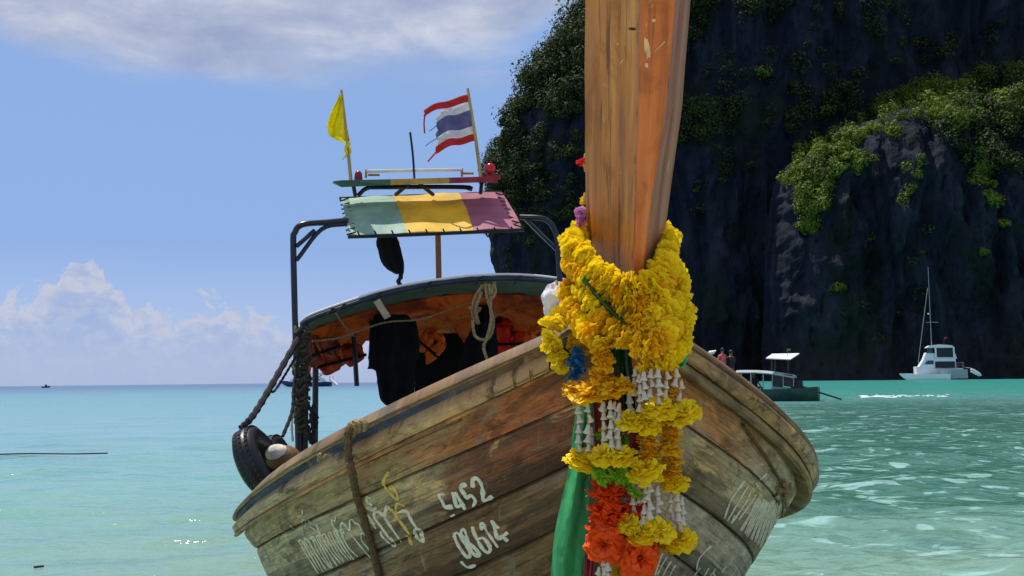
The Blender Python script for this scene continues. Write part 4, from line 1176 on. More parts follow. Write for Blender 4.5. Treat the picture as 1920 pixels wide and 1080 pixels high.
for q in range(10):
    x, y = 582 + rnd.uniform(-6, 8), 780 + rnd.uniform(-25, 45); mb.tube(smooth_path([on(x, y, 3.85), on(x + rnd.uniform(-6, 10), y + 12, 3.82), on(x + rnd.uniform(-4, 12), y + 26, 3.84)], 4), .012, 5)
tag(mb.build('rope_end', M['rope_dark']), 'frayed black rope end on the right of the canopy post', 'rope')

# flags
def pole(name, a, b, r, mat, parent): mb = MB(); mb.tube([a, a.lerp(b, .5) + LN * .004, b], [r, r * .9, r * .7], 8); return mb.build(name, mat, parent)
e = empty('flag', on(658, 338, 4.38), 'limp plain yellow flag on a bamboo pole at the left of the roof rack', 'flag')
pole('pole', on(658, 340, 4.38), on(640, 169, 4.38), .013, M['bamboo'], e)
M['flag_yellow'] = plain('flag_yellow', (.86, .78, .02), .7, .15, 12, trans=.5)
def cloth_rows(name, rows, s, mat, parent, amp, fr, n=12, seed=0.):
    mb = MB(); R = []; R2 = []; Y = [r[0] for r in rows]; m = 16
    for i in range(m + 1):
        y = Y[0] + (Y[-1] - Y[0]) * i / m; xl = float(np.interp(y, Y, [r[1] for r in rows])); xr = float(np.interp(y, Y, [r[2] for r in rows])); a = []; b = []
        for k in range(n + 1):
            u = k / n; f = amp * math.sin(u * fr + y * .05 + seed) * (1 - u * .6)
            a.append(on(xl + (xr - xl) * u, y + 3 * u * 0, s, f)); b.append(on(xl + (xr - xl) * u, y, s, f + .004))
        R.append(a); R2.append(b)
    mb.grid(R); mb.grid(R2, flip=True); return mb.build(name, mat, parent)
cloth_rows('cloth', [(178, 636, 641), (200, 626, 644), (220, 618, 647), (238, 613, 651), (254, 617, 654), (260, 630, 656), (265, 644, 656)], 4.37, M['flag_yellow'], e, .045, 9.)
mb = MB(); mb.tube(smooth_path([on(655, 268, 4.36), on(648, 278, 4.35), on(650, 290, 4.36), on(641, 300, 4.36)], 4), [.016, .015, .014, .012, .01, .012, .012, .01, .008, .007, .006, .005, .004], 6); mb.tube(smooth_path([on(652, 270, 4.36), on(657, 282, 4.35), on(656, 288, 4.36)], 3), .008, 5); mb.build('tie', M['flag_yellow'], e)
e = empty('flag', on(902, 334, 4.38), 'tattered red, white and blue striped flag at the right of the roof rack', 'flag')
pole('pole', on(902, 336, 4.38), on(877, 166, 4.38), .014, M['bamboo'], e)
hx = lambda y: 877 + (y - 166) * 25 / 170. - 1
STR_ = [('flag_red', 177, 191, 795, 204, 216, .02), ('flag_white', 191, 207, 819, 214, 226, .05), ('flag_blue', 207, 237, 819, 226, 254, .06), ('flag_white', 237, 251, 821, 254, 268, .05), ('flag_red', 251, 264, 818, 270, 285, .03)]
for mt, h0, h1, fx, f0, f1, rag in STR_:
    mb = MB(); R = []; R2 = []
    for i in range(5):
        v = i / 4; a = []; b = []; hy = h0 + (h1 - h0) * v; fy = f0 + (f1 - f0) * v; fxx = fx + rag * 160 * mnoise.noise(Vector((v * 3 + fx, h0, 0)))
        for k in range(19):
            u = k / 18; x = hx(hy) + (fxx - hx(hy)) * u; y = hy + (fy - hy) * u ** 1.15 + 2.6 * math.sin(u * 7.5) * u
            f = .035 * math.sin(u * 9 + hy * .02) * u ** .5; a.append(on(x, y, 4.38, f)); b.append(on(x, y, 4.38, f + .003))
        R.append(a); R2.append(b)
    mb.grid(R); mb.grid(R2, flip=True); mb.build('stripe', M[mt], e)
for mt, pts in (('flag_red', [(797, 213), (795, 230), (796, 250)]), ('flag_blue', [(822, 232), (813, 240), (805, 246)]), ('flag_blue', [(822, 258), (808, 266), (798, 274)]), ('flag_red', [(820, 282), (812, 292), (802, 303)])):
    mb = MB(); P = smooth_path([on(x, y, 4.38) for x, y in pts], 4); mb.tube(P, .0035 if mt == 'flag_blue' else .006, 5); mb.build('loose_thread', M[mt], e)


# ------------------------------------------------------------------ garlands on the prow
def flower_mesh(name, mat, layers, petals, seed, droop=.0, ruff=.12):
    r_ = random.Random(seed); mb = MB()
    for l in range(layers):
        t = l / max(1, layers - 1); R = 1. - .45 * t; lift = -.10 - droop + (.42 + droop) * t
        for k in range(petals - l):
            a = 2 * math.pi * (k + r_.random() * .5) / (petals - l) + l * .4; da = math.pi / (petals - l) * 1.35
            rr = R * r_.uniform(.86, 1.08); z = lift * 1. + r_.uniform(-ruff, ruff)
            def P(ang, q, h): return (math.cos(ang) * q, math.sin(ang) * q, h)
            h1 = .12 * t + .02; j = lambda: r_.uniform(-ruff, ruff) * .9
            vs = [P(a, .12, h1), P(a - da * .7, rr * .55, z * .55 + h1 + j()), P(a + da * .7, rr * .55, z * .55 + h1 + j()),
                  P(a - da, rr * .92, z + h1 + j()), P(a - da * .33, rr * 1.02, z + h1 + j()), P(a + da * .33, rr * .96, z + h1 + j()), P(a + da, rr * .93, z + h1 + j())]
            mb.add(vs, [(0, 1, 2), (1, 3, 4), (1, 4, 5, 2), (2, 5, 6)])
    me = bpy.data.meshes.new(name); me.from_pydata(mb.v, [], mb.f); me.materials.append(mat); me.update()
    return me


FM = {c: [flower_mesh('flower_' + c, M[c], 4, 12, 10 * i + 3, 0., .15) for i in range(4)] for c in ('yellow', 'gold', 'orange', 'lime', 'blue_petal', 'purple_petal', 'red_petal')}


def put_flower(me, loc, axis, size, parent, flat=1.):
    o = bpy.data.objects.new('flower', me); COL.objects.link(o); o.parent = parent
    o.location = Vector(loc) - chain_loc(parent)
    q = Vector(axis).normalized().to_track_quat('Z', 'Y'); o.rotation_mode = 'QUATERNION'
    o.rotation_quaternion = q @ Quaternion((0, 0, 1), rnd.uniform(0, 6.3)); o.scale = (size, size, size * flat)
    return o


def garland(label, pts, r, colr='yellow', step=.024, tilt=.28, cat='garland', group='flower garlands round the prow post', mixc=None, jit=.0055, name='garland'):
    P = smooth_path([W(*p) for p in pts], 14); e = empty(name, P[0], label, cat, group)
    mb = MB(); mb.tube(P[::4] + [P[-1]], .006, 6); mb.build('string', M['string'], e)
    acc = 0.
    for i in range(1, len(P)):
        acc += (P[i] - P[i - 1]).length
        if acc >= step:
            acc -= step; t = (P[i] - P[i - 1]).normalized() + Vector((rnd.gauss(0, tilt), rnd.gauss(0, tilt), rnd.gauss(0, tilt))) * .8
            if rnd.random() < .5: t = -t
            c = mixc if mixc and rnd.random() < .3 else colr
            put_flower(rnd.choice(FM[c]), P[i] + Vector((rnd.gauss(0, jit), rnd.gauss(0, jit), rnd.gauss(0, jit))), t, r * rnd.uniform(.85, 1.15), e, rnd.uniform(.9, 1.4))
    return e


garland('topmost yellow garland, a V round the orange post edge', [(1256, 436, 3.10), (1170, 425, 3.2), (1090, 436, 3.10), (1070, 455, 3.0), (1094, 482, 2.93), (1126, 507, 2.87), (1157, 529, 2.83), (1192, 537, 2.80), (1227, 520, 2.83), (1249, 482, 2.9), (1259, 445, 3.0)], 0.0360, 'yellow', 0.0142)
garland('yellow garland shaded gold, packed directly under the top V, ending at the left edge', [(1066, 478, 3.0), (1082, 505, 2.93), (1112, 530, 2.87), (1150, 556, 2.82), (1192, 566, 2.79), (1232, 552, 2.81), (1249, 515, 2.89), (1253, 478, 2.98)], 0.0344, 'gold', 0.0146, mixc='yellow')  # darker gold petals paint in the shading of this inner strand
garland('yellow garland bulging at the right edge beside the cliff', [(1259, 498, 3.02), (1271, 530, 2.97), (1267, 562, 2.90), (1246, 584, 2.83), (1216, 592, 2.78)], 0.0360, 'yellow', 0.0155)
garland('yellow garland at the right shoulder, reaching down to the white bell strings', [(1275, 566, 2.97), (1281, 600, 2.93), (1271, 640, 2.86), (1258, 664, 2.80), (1224, 676, 2.77)], 0.0352, 'yellow', 0.0155)
garland('yellow garland shaded gold, swagged across the middle, below the green cloth', [(1120, 588, 2.85), (1151, 615, 2.79), (1178, 638, 2.76), (1205, 650, 2.74), (1236, 638, 2.75), (1249, 612, 2.81)], 0.0400, 'gold', 0.0163, mixc='yellow')  # shading of the inner swag put into its gold petal colour
garland('golden garland running down the left side and hanging over the green sash', [(1068, 520, 2.98), (1071, 556, 2.95), (1085, 592, 2.89), (1102, 618, 2.83), (1124, 642, 2.79), (1134, 668, 2.78), (1126, 700, 2.79), (1120, 722, 2.79)], 0.0352, 'gold', 0.0155, mixc='yellow')
garland('yellow flowers filling the hollow in the middle of the bundle', [(1160, 590, 2.81), (1188, 612, 2.78), (1216, 618, 2.77)], .038, 'yellow', .018, .4, mixc='gold')
garland('short inner strand of big yellow flowers left of the green cloth', [(1088, 536, 2.90), (1107, 563, 2.85), (1128, 582, 2.82)], 0.0336, 'yellow', 0.0189)
garland('loose yellow loop at the far left with the largest bright flowers', [(1068, 588, 2.97), (1046, 598, 2.95), (1034, 620, 2.93), (1036, 645, 2.92), (1048, 668, 2.93), (1058, 690, 2.94)], 0.0368, 'yellow', 0.0232, .5)
garland('golden flowers half hidden between the far left loop and the bundle', [(1066, 630, 2.99), (1084, 640, 2.97), (1096, 662, 2.95)], 0.0320, 'gold', 0.0172)
garland('yellow end of the lowest garland, a wedge over the white bell strings', [(1277, 632, 2.92), (1271, 658, 2.87), (1249, 680, 2.83), (1230, 690, 2.80), (1196, 697, 2.78)], 0.0304, 'yellow', 0.0138)

BELL = None
def bell_mesh():
    mb = MB(); prof = [(.0, .0), (.30, -.08), (.34, -.35), (.42, -.62), (.62, -.86), (.52, -1.0), (.2, -.92), (.0, -.90)]
    n = 8
    rows = [[(math.cos(2 * math.pi * k / n) * q * (1 + .12 * (k % 2) * (i > 3)), math.sin(2 * math.pi * k / n) * q * (1 + .12 * (k % 2) * (i > 3)), z) for k in range(n + 1)] for i, (q, z) in enumerate(prof)]
    mb.grid(rows); me = bpy.data.meshes.new('bell'); me.from_pydata(mb.v, [], mb.f); me.materials.append(M['bell'])
    me.polygons.foreach_set('use_smooth', [True] * len(me.polygons)); return me
BELL = bell_mesh()


def pendant(label, strands, discs, cores=()):
    """strings of white bells with ruffled flower discs at their ends; strands (px, py0, py1, d), discs (px, py, d, r, colour)"""
    e = empty('bell_pendant', W(strands[0][0], strands[0][1], strands[0][3]), label, 'garland pendant', 'bell pendants hanging from the garlands')
    for px, y0, y1, d in strands:
        a, b = W(px, y0, d), W(px + rnd.uniform(-3, 3), y1, d); mb = MB(); mb.tube([a, b], .003, 5); st = mb.build('strand', M['string'], e)
        n = max(2, round((y1 - y0) / 18.5))
        for k in range(n):
            o = bpy.data.objects.new('bell', BELL); COL.objects.link(o); o.parent = st
            o.location = a.lerp(b, (k + .05) / n) - chain_loc(st); s = .0175 * rnd.uniform(.9, 1.15); o.scale = (s, s, s * 1.42)
            o.rotation_euler = (rnd.gauss(0, .18), rnd.gauss(0, .18), rnd.uniform(0, 6))
    for px, py, d, r, c in discs:
        put_flower(rnd.choice(FM[c]), W(px, py, d), Vector((rnd.gauss(0, .16), -.42 + rnd.gauss(0, .12), .9)), r * .93, e, .9)
        put_flower(rnd.choice(FM[c]), W(px, py + 5, d), Vector((rnd.gauss(0, .15), -.30, .95)), r * .9, e, .8)
    for px, y0, y1, d, r, c in cores:
        a, b = W(px, y0, d), W(px, y1, d); n = max(2, int((b - a).length / .017))
        for k in range(n + 1): put_flower(rnd.choice(FM[c]), a.lerp(b, k / n) + Vector((rnd.gauss(0, .003), rnd.gauss(0, .003), 0)), Vector((rnd.gauss(0, .18), rnd.gauss(0, .18), 1)), r * rnd.uniform(.9, 1.1), e, .8)
    return e


pendant('two bell strings at the far left, ending in a yellow flower over the green sash', [(1085, 757, 850, 2.82), (1103, 757, 850, 2.80), (1109, 800, 855, 2.83)], [(1100, 738, 2.80, .058, 'gold'), (1078, 730, 2.83, .045, 'gold'), (1088, 860, 2.81, .054, 'yellow'), (1105, 868, 2.80, .048, 'yellow')])
pendant('bell strings left of centre, ending in two yellow flowers above the lime ones', [(1132, 752, 845, 2.79), (1144, 750, 840, 2.77), (1153, 752, 845, 2.78), (1162, 755, 840, 2.77)], [(1155, 726, 2.77, .062, 'gold'), (1135, 735, 2.79, .05, 'gold'), (1130, 855, 2.77, .05, 'yellow'), (1164, 855, 2.76, .052, 'yellow'), (1146, 850, 2.79, .05, 'yellow')])
pendant('dense upper right bell strings under the yellow wedge', [(1178, 705, 770, 2.80), (1199, 700, 775, 2.76), (1207, 695, 750, 2.75), (1221, 690, 745, 2.76), (1234, 690, 760, 2.75), (1249, 695, 745, 2.77), (1268, 690, 725, 2.79), (1277, 712, 758, 2.80), (1190, 690, 740, 2.78)],
        [(1186, 790, 2.76, .054, 'yellow'), (1214, 797, 2.75, .048, 'yellow'), (1236, 768, 2.75, .058, 'yellow'), (1262, 782, 2.78, .05, 'yellow'), (1284, 772, 2.78, .054, 'yellow')],
        [(1243, 705, 760, 2.80, .026, 'gold'), (1262, 705, 775, 2.81, .026, 'gold'), (1216, 805, 882, 2.78, .036, 'gold'), (1258, 795, 892, 2.79, .036, 'gold')])
pendant('lower bell strings in the middle, over the orange flowers', [(1186, 910, 965, 2.79), (1197, 905, 948, 2.79), (1209, 905, 985, 2.76), (1218, 905, 970, 2.75), (1232, 910, 980, 2.77), (1204, 960, 990, 2.77)],
        [(1210, 885, 2.75, .062, 'yellow'), (1195, 878, 2.78, .04, 'gold'), (1178, 983, 2.76, .045, 'yellow'), (1208, 1000, 2.74, .056, 'yellow'), (1234, 996, 2.75, .055, 'yellow')])
pendant('lower bell strings at the far right, ending in a single yellow flower', [(1259, 925, 990, 2.80), (1271, 922, 995, 2.79), (1279, 930, 1000, 2.80)], [(1266, 905, 2.79, .047, 'yellow'), (1274, 1010, 2.79, .055, 'yellow'), (1258, 1018, 2.80, .04, 'gold')])
pendant('short bell cluster at the bottom of the picture under the orange flower', [(1130, 1045, 1095, 2.74), (1139, 1050, 1095, 2.73), (1124, 1062, 1100, 2.75)], [(1130, 1128, 2.74, .045, 'yellow')])
# single tip bells under the far right flower stay with that pendant's string
garland('orange-red garland hanging in the middle, below the lime flowers', [(1140, 897, 2.80), (1137, 930, 2.80), (1138, 965, 2.79), (1135, 1000, 2.78), (1132, 1028, 2.76)], .056, 'orange', .017, .22, group='orange garlands below the bell strings')
garland('orange-red garland to the right, half hidden by white bells, ending in a large flower', [(1190, 925, 2.84), (1192, 960, 2.83), (1190, 1000, 2.80), (1196, 1030, 2.77), (1200, 1050, 2.75)], .056, 'orange', .02, .3, group='orange garlands below the bell strings')
FM['pom'] = [flower_mesh('flower_orange_full', M['orange'], 7, 15, 70 + i, .1, .2) for i in range(2)]
e = garland('orange flower strand behind the two big orange blooms at the bottom', [(1146, 1000, 2.82), (1160, 1020, 2.81), (1178, 1030, 2.80)], .045, 'orange', .02, .4, group='orange garlands below the bell strings')
for x, y, d, r in ((1134, 1020, 2.74, .060), (1198, 1046, 2.73, .064), (1165, 1008, 2.77, .045)): put_flower(FM['pom'][int(x) % 2], W(x, y, d), Vector((rnd.gauss(0, .2), -1, .1)), r, e, 1.1)
garland('lime green flowers behind the middle bell strings', [(1122, 806, 2.83), (1142, 812, 2.83), (1150, 828, 2.83), (1166, 836, 2.84)], .036, 'lime', .026, .6, group='lime flowers among the garlands')
garland('lime green flowers on top of the orange garland', [(1112, 890, 2.77), (1140, 893, 2.75), (1172, 888, 2.77)], .032, 'lime', .022, .6, group='lime flowers among the garlands')
garland('lime green flowers above the right orange garland', [(1176, 890, 2.78), (1182, 908, 2.77), (1190, 922, 2.78)], .034, 'lime', .024, .6, group='lime flowers among the garlands')
garland('glossy blue flower bunch tucked in at the left of the garlands', [(1084, 660, 2.93), (1074, 680, 2.92), (1078, 702, 2.93)], .040, 'blue_petal', .02, .9, cat='flower bunch')
garland('pink and purple flowers showing behind the left edge of the post', [(1093, 388, 3.10), (1086, 402, 3.08), (1088, 418, 3.06)], .020, 'purple_petal', .016, .9, cat='flower bunch')
garland('small yellow flowers behind the post above the purple ones', [(1098, 362, 3.12), (1095, 378, 3.11)], .016, 'yellow', .016, .9, cat='flower bunch')
garland('two red flowers peeping out behind the left edge of the post', [(1099, 288, 3.05), (1097, 304, 3.05), (1099, 322, 3.05)], .020, 'red_petal', .03, .9, cat='flower bunch')


# cloths
def ribbon(name, left, right, d, mat, label, cat='cloth', amp=.012, fr=16., n=14):
    """hanging cloth between two outlines [(px,py)...] of equal length, at the distances d, gathered in folds"""
    m = 24; Lp = smooth_path([Vector((x, y, dd)) for (x, y), dd in zip(left, d)], 6); Rp = smooth_path([Vector((x, y, dd)) for (x, y), dd in zip(right, d)], 6)
    R1, R2 = [], []
    for i, (a, b) in enumerate(zip(Lp, Rp)):
        r1, r2 = [], []
        for k in range(n + 1):
            u = k / n; q = a.lerp(b, u); e = math.sin(math.pi * u)
            f = amp * (math.sin(u * fr + i * .06) + .7 * mnoise.noise(Vector((u * 5, i * .13, a.x)))) - .03 * e
            r1.append(W(q.x, q.y, q.z + f)); r2.append(W(q.x, q.y, q.z + f + .006))
        R1.append(r1); R2.append(r2)
    mb = MB(); mb.grid(R1); mb.grid(R2, flip=True)
    return tag(mb.build(name, mat), label, cat)


ribbon('sash', [(1086, 740), (1074, 810), (1066, 880), (1052, 940), (1040, 1000), (1034, 1060), (1030, 1130)], [(1112, 740), (1112, 810), (1107, 880), (1104, 940), (1101, 1000), (1095, 1060), (1090, 1130)], [2.92, 2.92, 2.90, 2.88, 2.86, 2.85, 2.84], M['green_satin'], 'long green satin sash hanging left of the orange garland', 'sash', .014, 9.)
ribbon('green_cloth', [(1100, 512), (1125, 545), (1155, 580), (1178, 600)], [(1088, 530), (1112, 562), (1142, 596), (1172, 618)], [2.875, 2.845, 2.81, 2.79], M['green_dark'], 'dark green cloth band slanting between the two top garlands', 'cloth', .016, 9.)
ribbon('green_cloth', [(1146, 655), (1150, 690), (1160, 730), (1165, 790)], [(1182, 655), (1186, 690), (1190, 730), (1192, 790)], [2.84, 2.84, 2.86, 2.88], M['green_dark'], 'dark green cloth in the gap above the upper right bell strings', 'cloth')
ribbon('red_cloth', [(1110, 745), (1114, 780), (1116, 830), (1118, 880)], [(1186, 745), (1196, 780), (1200, 830), (1196, 880)], [2.88, 2.88, 2.88, 2.88], M['red_cloth'], 'dark red cloth behind the middle bell strings', 'cloth')
ribbon('red_cloth', [(1086, 560), (1100, 588), (1116, 612)], [(1112, 570), (1130, 590), (1140, 606)], [2.88, 2.85, 2.83], M['red_cloth'], 'scrap of red cloth showing between upper left garland strands', 'cloth')
ribbon('pink_ribbon', [(1100, 1000), (1096, 1060), (1092, 1130)], [(1114, 1000), (1112, 1060), (1110, 1130)], [2.84, 2.83, 2.82], M['pink_cloth'], 'narrow pink ribbon beside the green sash at the bottom', 'ribbon')
ribbon('yellow_ribbon', [(1146, 1020), (1145, 1060), (1146, 1130)], [(1182, 1020), (1182, 1060), (1186, 1130)], [2.84, 2.82, 2.81], M['yellow_cloth'], 'plain yellow ribbon between the two orange flowers at the bottom', 'ribbon')
ribbon('green_cloth', [(1272, 660), (1276, 672), (1272, 690)], [(1288, 655), (1290, 672), (1284, 686)], [2.9, 2.9, 2.91], plain('green_bright', (.03, .45, .15), .4, .2, 8, trans=.3), 'bright green scrap of cloth behind the right edge of the garlands', 'cloth', .004)
mb = MB(); c = W(1045, 568, 3.02)
rows = []
for j in range(31):
    th = math.pi * j / 30; rows.append([c + Vector((math.sin(th) * math.cos(a), math.sin(th) * math.sin(a), math.cos(th) * 1.25)) * .045 * (1 + .25 * mnoise.noise(Vector((math.cos(a) * 2, math.sin(a) * 2, th * 2))) + .22 * abs(mnoise.noise(Vector((math.cos(a) * 4, math.sin(a) * 4, th * 3))))) for a in np.linspace(0, 2 * math.pi, 41)])
mb.grid(rows); tag(mb.build('white_cloth', M['white_cloth']), 'crumpled white cloth bunched at the left of the garlands', 'cloth')


# ------------------------------------------------------------------ boats on the water
def at_water(px, d): return Vector(((px - CX) / F * d, d, 0))


def hull_mesh(mb, c, fwd, L_, B_, Hh, sheer_b, sheer_s, draft=.25, bow=.1, n=16, mi=0, stern=.75):
    f = fwd.normalized(); r = f.cross(Vector((0, 0, 1))); rows = []
    for i in range(n + 1):
        t = i / n; x = (t - .5) * L_
        w = B_ * .5 * (1 - max(0, (t - .5) / .5) ** 2.4) * (stern + (1 - stern) * min(1, t / .35)) + .02
        z = Hh + sheer_b * max(0, (t - .45) / .55) ** 2 + sheer_s * max(0, (.35 - t) / .35) ** 2
        zk = -draft + max(0, (t - .75) / .25) ** 2 * (draft + Hh + sheer_b) * .85; ov = f * (max(0, (t - .8) / .2) ** 2 * bow * L_)
        q = c + f * x + ov
        rows.append([q + r * w + Vector((0, 0, z)), q + r * w * .82 + Vector((0, 0, (z + zk) * .45)), q + r * w * .35 + Vector((0, 0, zk)), q - r * w * .35 + Vector((0, 0, zk)), q - r * w * .82 + Vector((0, 0, (z + zk) * .45)), q - r * w + Vector((0, 0, z)), q + Vector((0, 0, z - .12)), q + r * w + Vector((0, 0, z))])
    mb.grid(rows, mi); mb.f.append(tuple(range(7))); mb.mi.append(mi)
    return f, r


M['far_green'] = plain('far_green', (.035, .075, .06), .5, .25, 3)
M['far_white'] = plain('far_white', (.80, .80, .80), .4, .05, 3)
M['far_grey'] = plain('far_grey', (.34, .37, .38), .5, .2, 3)
M['far_dark'] = plain('far_dark', (.012, .014, .018), .3, .2, 3)
M['far_wood'] = plain('far_wood', (.20, .12, .06), .6, .3, 3)
M['far_blue'] = plain('far_blue', (.03, .06, .12), .4, .2, 3)

# the other longtail: stern to the right, bow hidden behind our gunwale
D1 = 52.; S1 = D1 / F
c1 = Vector(((1390 - CX) * S1, D1 + 1.2, 0)); f1 = Vector((-.93, .36, 0)).normalized(); r1 = f1.cross(Vector((0, 0, 1)))
e = empty('longtail_boat', c1, 'dark green longtail boat with a white sunshade moored beyond the right gunwale', 'boat')
def P1(px, py, off=0.):
    """point over the boat's centre line plane seen at the pixel"""
    nrm = r1; r = FW + ((px - CX) / F) * RT - ((py - CY) / F) * UP; t = (c1 + r1 * off - EYEV).dot(nrm) / r.dot(nrm); return EYEV + r * t
mb = MB(); hull_mesh(mb, c1 + Vector((0, 0, .0)), f1, 8.2, 2.0, .62, 1.15, .12, .3, .06, 18, 0, .72); mb.build('hull', M['far_green'], e)
mb = MB(); mb.tube(smooth_path([c1 + f1 * 4.2 + Vector((0, 0, 1.4)), c1 + f1 * 4.7 + Vector((0, 0, 2.0)), c1 + f1 * 5.0 + Vector((0, 0, 2.5))], 4), .08, 6); mb.build('prow_post', M['far_green'], e)
tag(puffy('prow_cloth', [(656, 1330, 1341), (660, 1328, 1340), (665, 1328, 1334)], 3., .1, 0., M['far_white'], None, 6), None)
bpy.data.objects.remove(bpy.data.objects['prow_cloth'])
mb = MB(); q = P1(1334, 661); mb.ball(q, .13, 8, 6, (1.4, 1, .8)); mb.tube([q, q + f1 * -.25 + Vector((0, 0, .1))], [.11, .03], 6); o = mb.build('prow_scarf', M['far_white'], e); o['label'] = 'white scarf on the prow tip'
# cabin aft, canopy arch, sunshade
def slab1(x0, x1, y0, y1, hw, name, mat, th=.03, sk=0.):
    """roof slab over the boat between two pixels (along) with half width hw"""
    mb = MB(); a, b = P1(x0, y0), P1(x1, y1); rows = []
    for t in np.linspace(0, 1, 7):
        p = a.lerp(b, t) + Vector((0, 0, .10 * math.sin(math.pi * t))); rows.append([p + r1 * (hw * q) + Vector((0, 0, -.12 * q * q)) for q in np.linspace(-1, 1, 7)] + [p + r1 * (hw * q) + Vector((0, 0, -th - .12 * q * q)) for q in np.linspace(1, -1, 7)] + [p - r1 * hw + Vector((0, 0, -.12))])
    mb.grid(rows); mb.f += [tuple(range(14)), tuple(len(mb.v) - 15 + i for i in range(14))]; mb.mi += [0, 0]; return mb.build(name, mat, e)
slab1(1383, 1491, 694, 703, .85, 'canopy', M['far_grey'], .05)
mb = MB(); a, b, c_, d_ = P1(1436, 673, -.8), P1(1482, 675, -.8), P1(1499, 664, .8), P1(1448, 665, .8); up = Vector((0, 0, .05)); mb.hexa([a, b, c_, d_, a + up, b + up, c_ + up, d_ + up]); mb.build('sunshade', M['far_white'], e, smooth=False)
for x, yt in ((1447, 676), (1453, 676), (1478, 676)):
    mb = MB(); mb.tube([P1(x, 705), P1(x, yt - 4)], .035, 6); mb.build('shade_post', M['far_dark'], e)
for x in (1390, 1408, 1431):
    mb = MB()
    for sd in (-.75, .75): mb.tube([P1(x, 735, sd), P1(x, 700, sd)], .03, 6)
    mb.build('canopy_post', M['far_grey'], e)
for k, (x0, x1) in enumerate(((1449, 1468), (1469, 1487))):
    mb = MB(); a, b = P1(x0, 724, -.70), P1(x1, 726, -.70); h = Vector((0, 0, .62)); mb.hexa([a, b, b - r1 * -.04, a - r1 * -.04, a + h, b + h, b + h + r1 * .04, a + h + r1 * .04]); mb.build('window', M['far_dark'], e, smooth=False)
mb = MB(); a, b = P1(1447, 737, -.68), P1(1490, 741, -.68); h = Vector((0, 0, .34)); w_ = r1 * 1.36; mb.hexa([a, b, b + w_, a + w_, a + h, b + h, b + h + w_, a + h + w_]); mb.build('cabin', M['far_grey'], e, smooth=False)
mb = MB()
for x in (1448, 1468.5, 1488): mb.tube([P1(x, 725, -.72), P1(x, 702, -.72)], .025, 5)
mb.build('window_frame', M['far_grey'], e)
mb = MB(); mb.tube([P1(1496, 724), P1(1512, 729), P1(1530, 735)], [.09, .10, .06], 6); mb.tube([P1(1524, 732), P1(1578, 749)], .045, 6); mb.build('long_tail_shaft', M['far_dark'], e)
mb = MB(); q = P1(1494, 722); mb.box(q, f1 * .3, r1 * .25, Vector((0, 0, .24))); mb.build('engine', M['far_dark'], e, smooth=False)
mb = MB()
for x, y in ((1500, 748), (1506, 745), (1512, 748)): mb.tube(smooth_path([P1(x - 4, y + 4, -.3), P1(x, y - 6, -.3), P1(x + 5, y + 3, -.3)], 4), .035, 5)
mb.build('stern_rail', M['far_grey'], e)
mb = MB(); mb.tube([P1(1476, 667), P1(1476, 653)], .02, 5); mb.box(P1(1479, 656), f1 * .09, r1 * .01, Vector((0, 0, .06))); mb.build('pennant', M['far_wood'], e)


def person(base, sit, shirt, skin, hair, label, heading):
    """skinned figure: base = feet or seat point"""
    e = empty('person', base, label, 'person', 'people on the far longtail boat'); f = Vector((math.cos(heading), math.sin(heading), 0)); r = Vector((0, 0, 1)).cross(f)
    hz = .0 if sit else .9; B = Vector(base); Z = Vector((0, 0, 1))
    J = [B + Z * hz, B + Z * (hz + .3), B + Z * (hz + .52), B + Z * (hz + .62), B + Z * (hz + .74), B + Z * (hz + .84)]; Rr = [.15, .14, .13, .06, .1, .07]; E = [(0, 1), (1, 2), (2, 3), (3, 4), (4, 5)]
    for sd in (-1, 1):
        k = len(J); J += [B + Z * (hz + .5) + r * .2 * sd, B + Z * (hz + .24) + r * .26 * sd + f * .08, B + Z * (hz + .08) + r * .2 * sd + f * .28]; Rr += [.06, .048, .04]; E += [(2, k), (k, k + 1), (k + 1, k + 2)]
        k = len(J)
        J += [B + Z * (hz - .04) + r * .1 * sd, B + (Z * .04 + f * .42 if sit else Z * .48 + f * .03) + r * .12 * sd, B + (Z * -.38 + f * .45 if sit else Z * .06) + r * .12 * sd, B + (Z * -.42 + f * .6 if sit else Z * .03 + f * .16) + r * .12 * sd]; Rr += [.09, .065, .045, .04]; E += [(0, k), (k, k + 1), (k + 1, k + 2), (k + 2, k + 3)]
    me = bpy.data.meshes.new('body'); me.from_pydata([tuple(j) for j in J], E, []); o = bpy.data.objects.new('body', me); COL.objects.link(o); o.parent = e; o.location = -Vector(e.location)
    me.materials.append(skin)
    md = o.modifiers.new('Skin', 'SKIN'); sv = me.skin_vertices[0].data
    for i, q in enumerate(Rr): sv[i].radius = (q, q * .85)
    sv[0].use_root = True; o.modifiers.new('Sub', 'SUBSURF').render_levels = 1
    mb = MB(); mb.tube([B + Z * (hz - .06), B + Z * (hz + .15), B + Z * (hz + .42), B + Z * (hz + .55)], [.19, .18, .2, .1], 10)
    for sd in (-1, 1): mb.tube([B + Z * (hz + .5) + r * .13 * sd, B + Z * (hz + .46) + r * .23 * sd, B + Z * (hz + .30) + r * .27 * sd + f * .05], [.09, .085, .075], 8)
    mb.build('shirt', shirt, e); mb = MB(); mb.ball(B + Z * (hz + .82) - f * .02, .115, 10, 7, (1, 1, .9)); mb.build('hair', hair, e)


SKN = plain('skin', (.25, .13, .08), .6, .1, 8); HR = plain('hair_dark', (.01, .008, .007), .6, .2, 8)
person(P1(1356, 716), False, plain('shirt_coral', (.62, .10, .10), .8, .2, 8), SKN, HR, 'person in a coral red top near the bow of the far longtail boat', 2.2)
person(P1(1372, 720, .2), False, plain('shirt_black', (.015, .015, .018), .8, .2, 8), SKN, HR, 'person in a black top standing right of the one in coral red', 2.)
person(P1(1414, 727), True, plain('shirt_navy', (.02, .02, .05), .8, .2, 8), SKN, HR, 'person in dark clothes seated under the far boat canopy', 0.5)

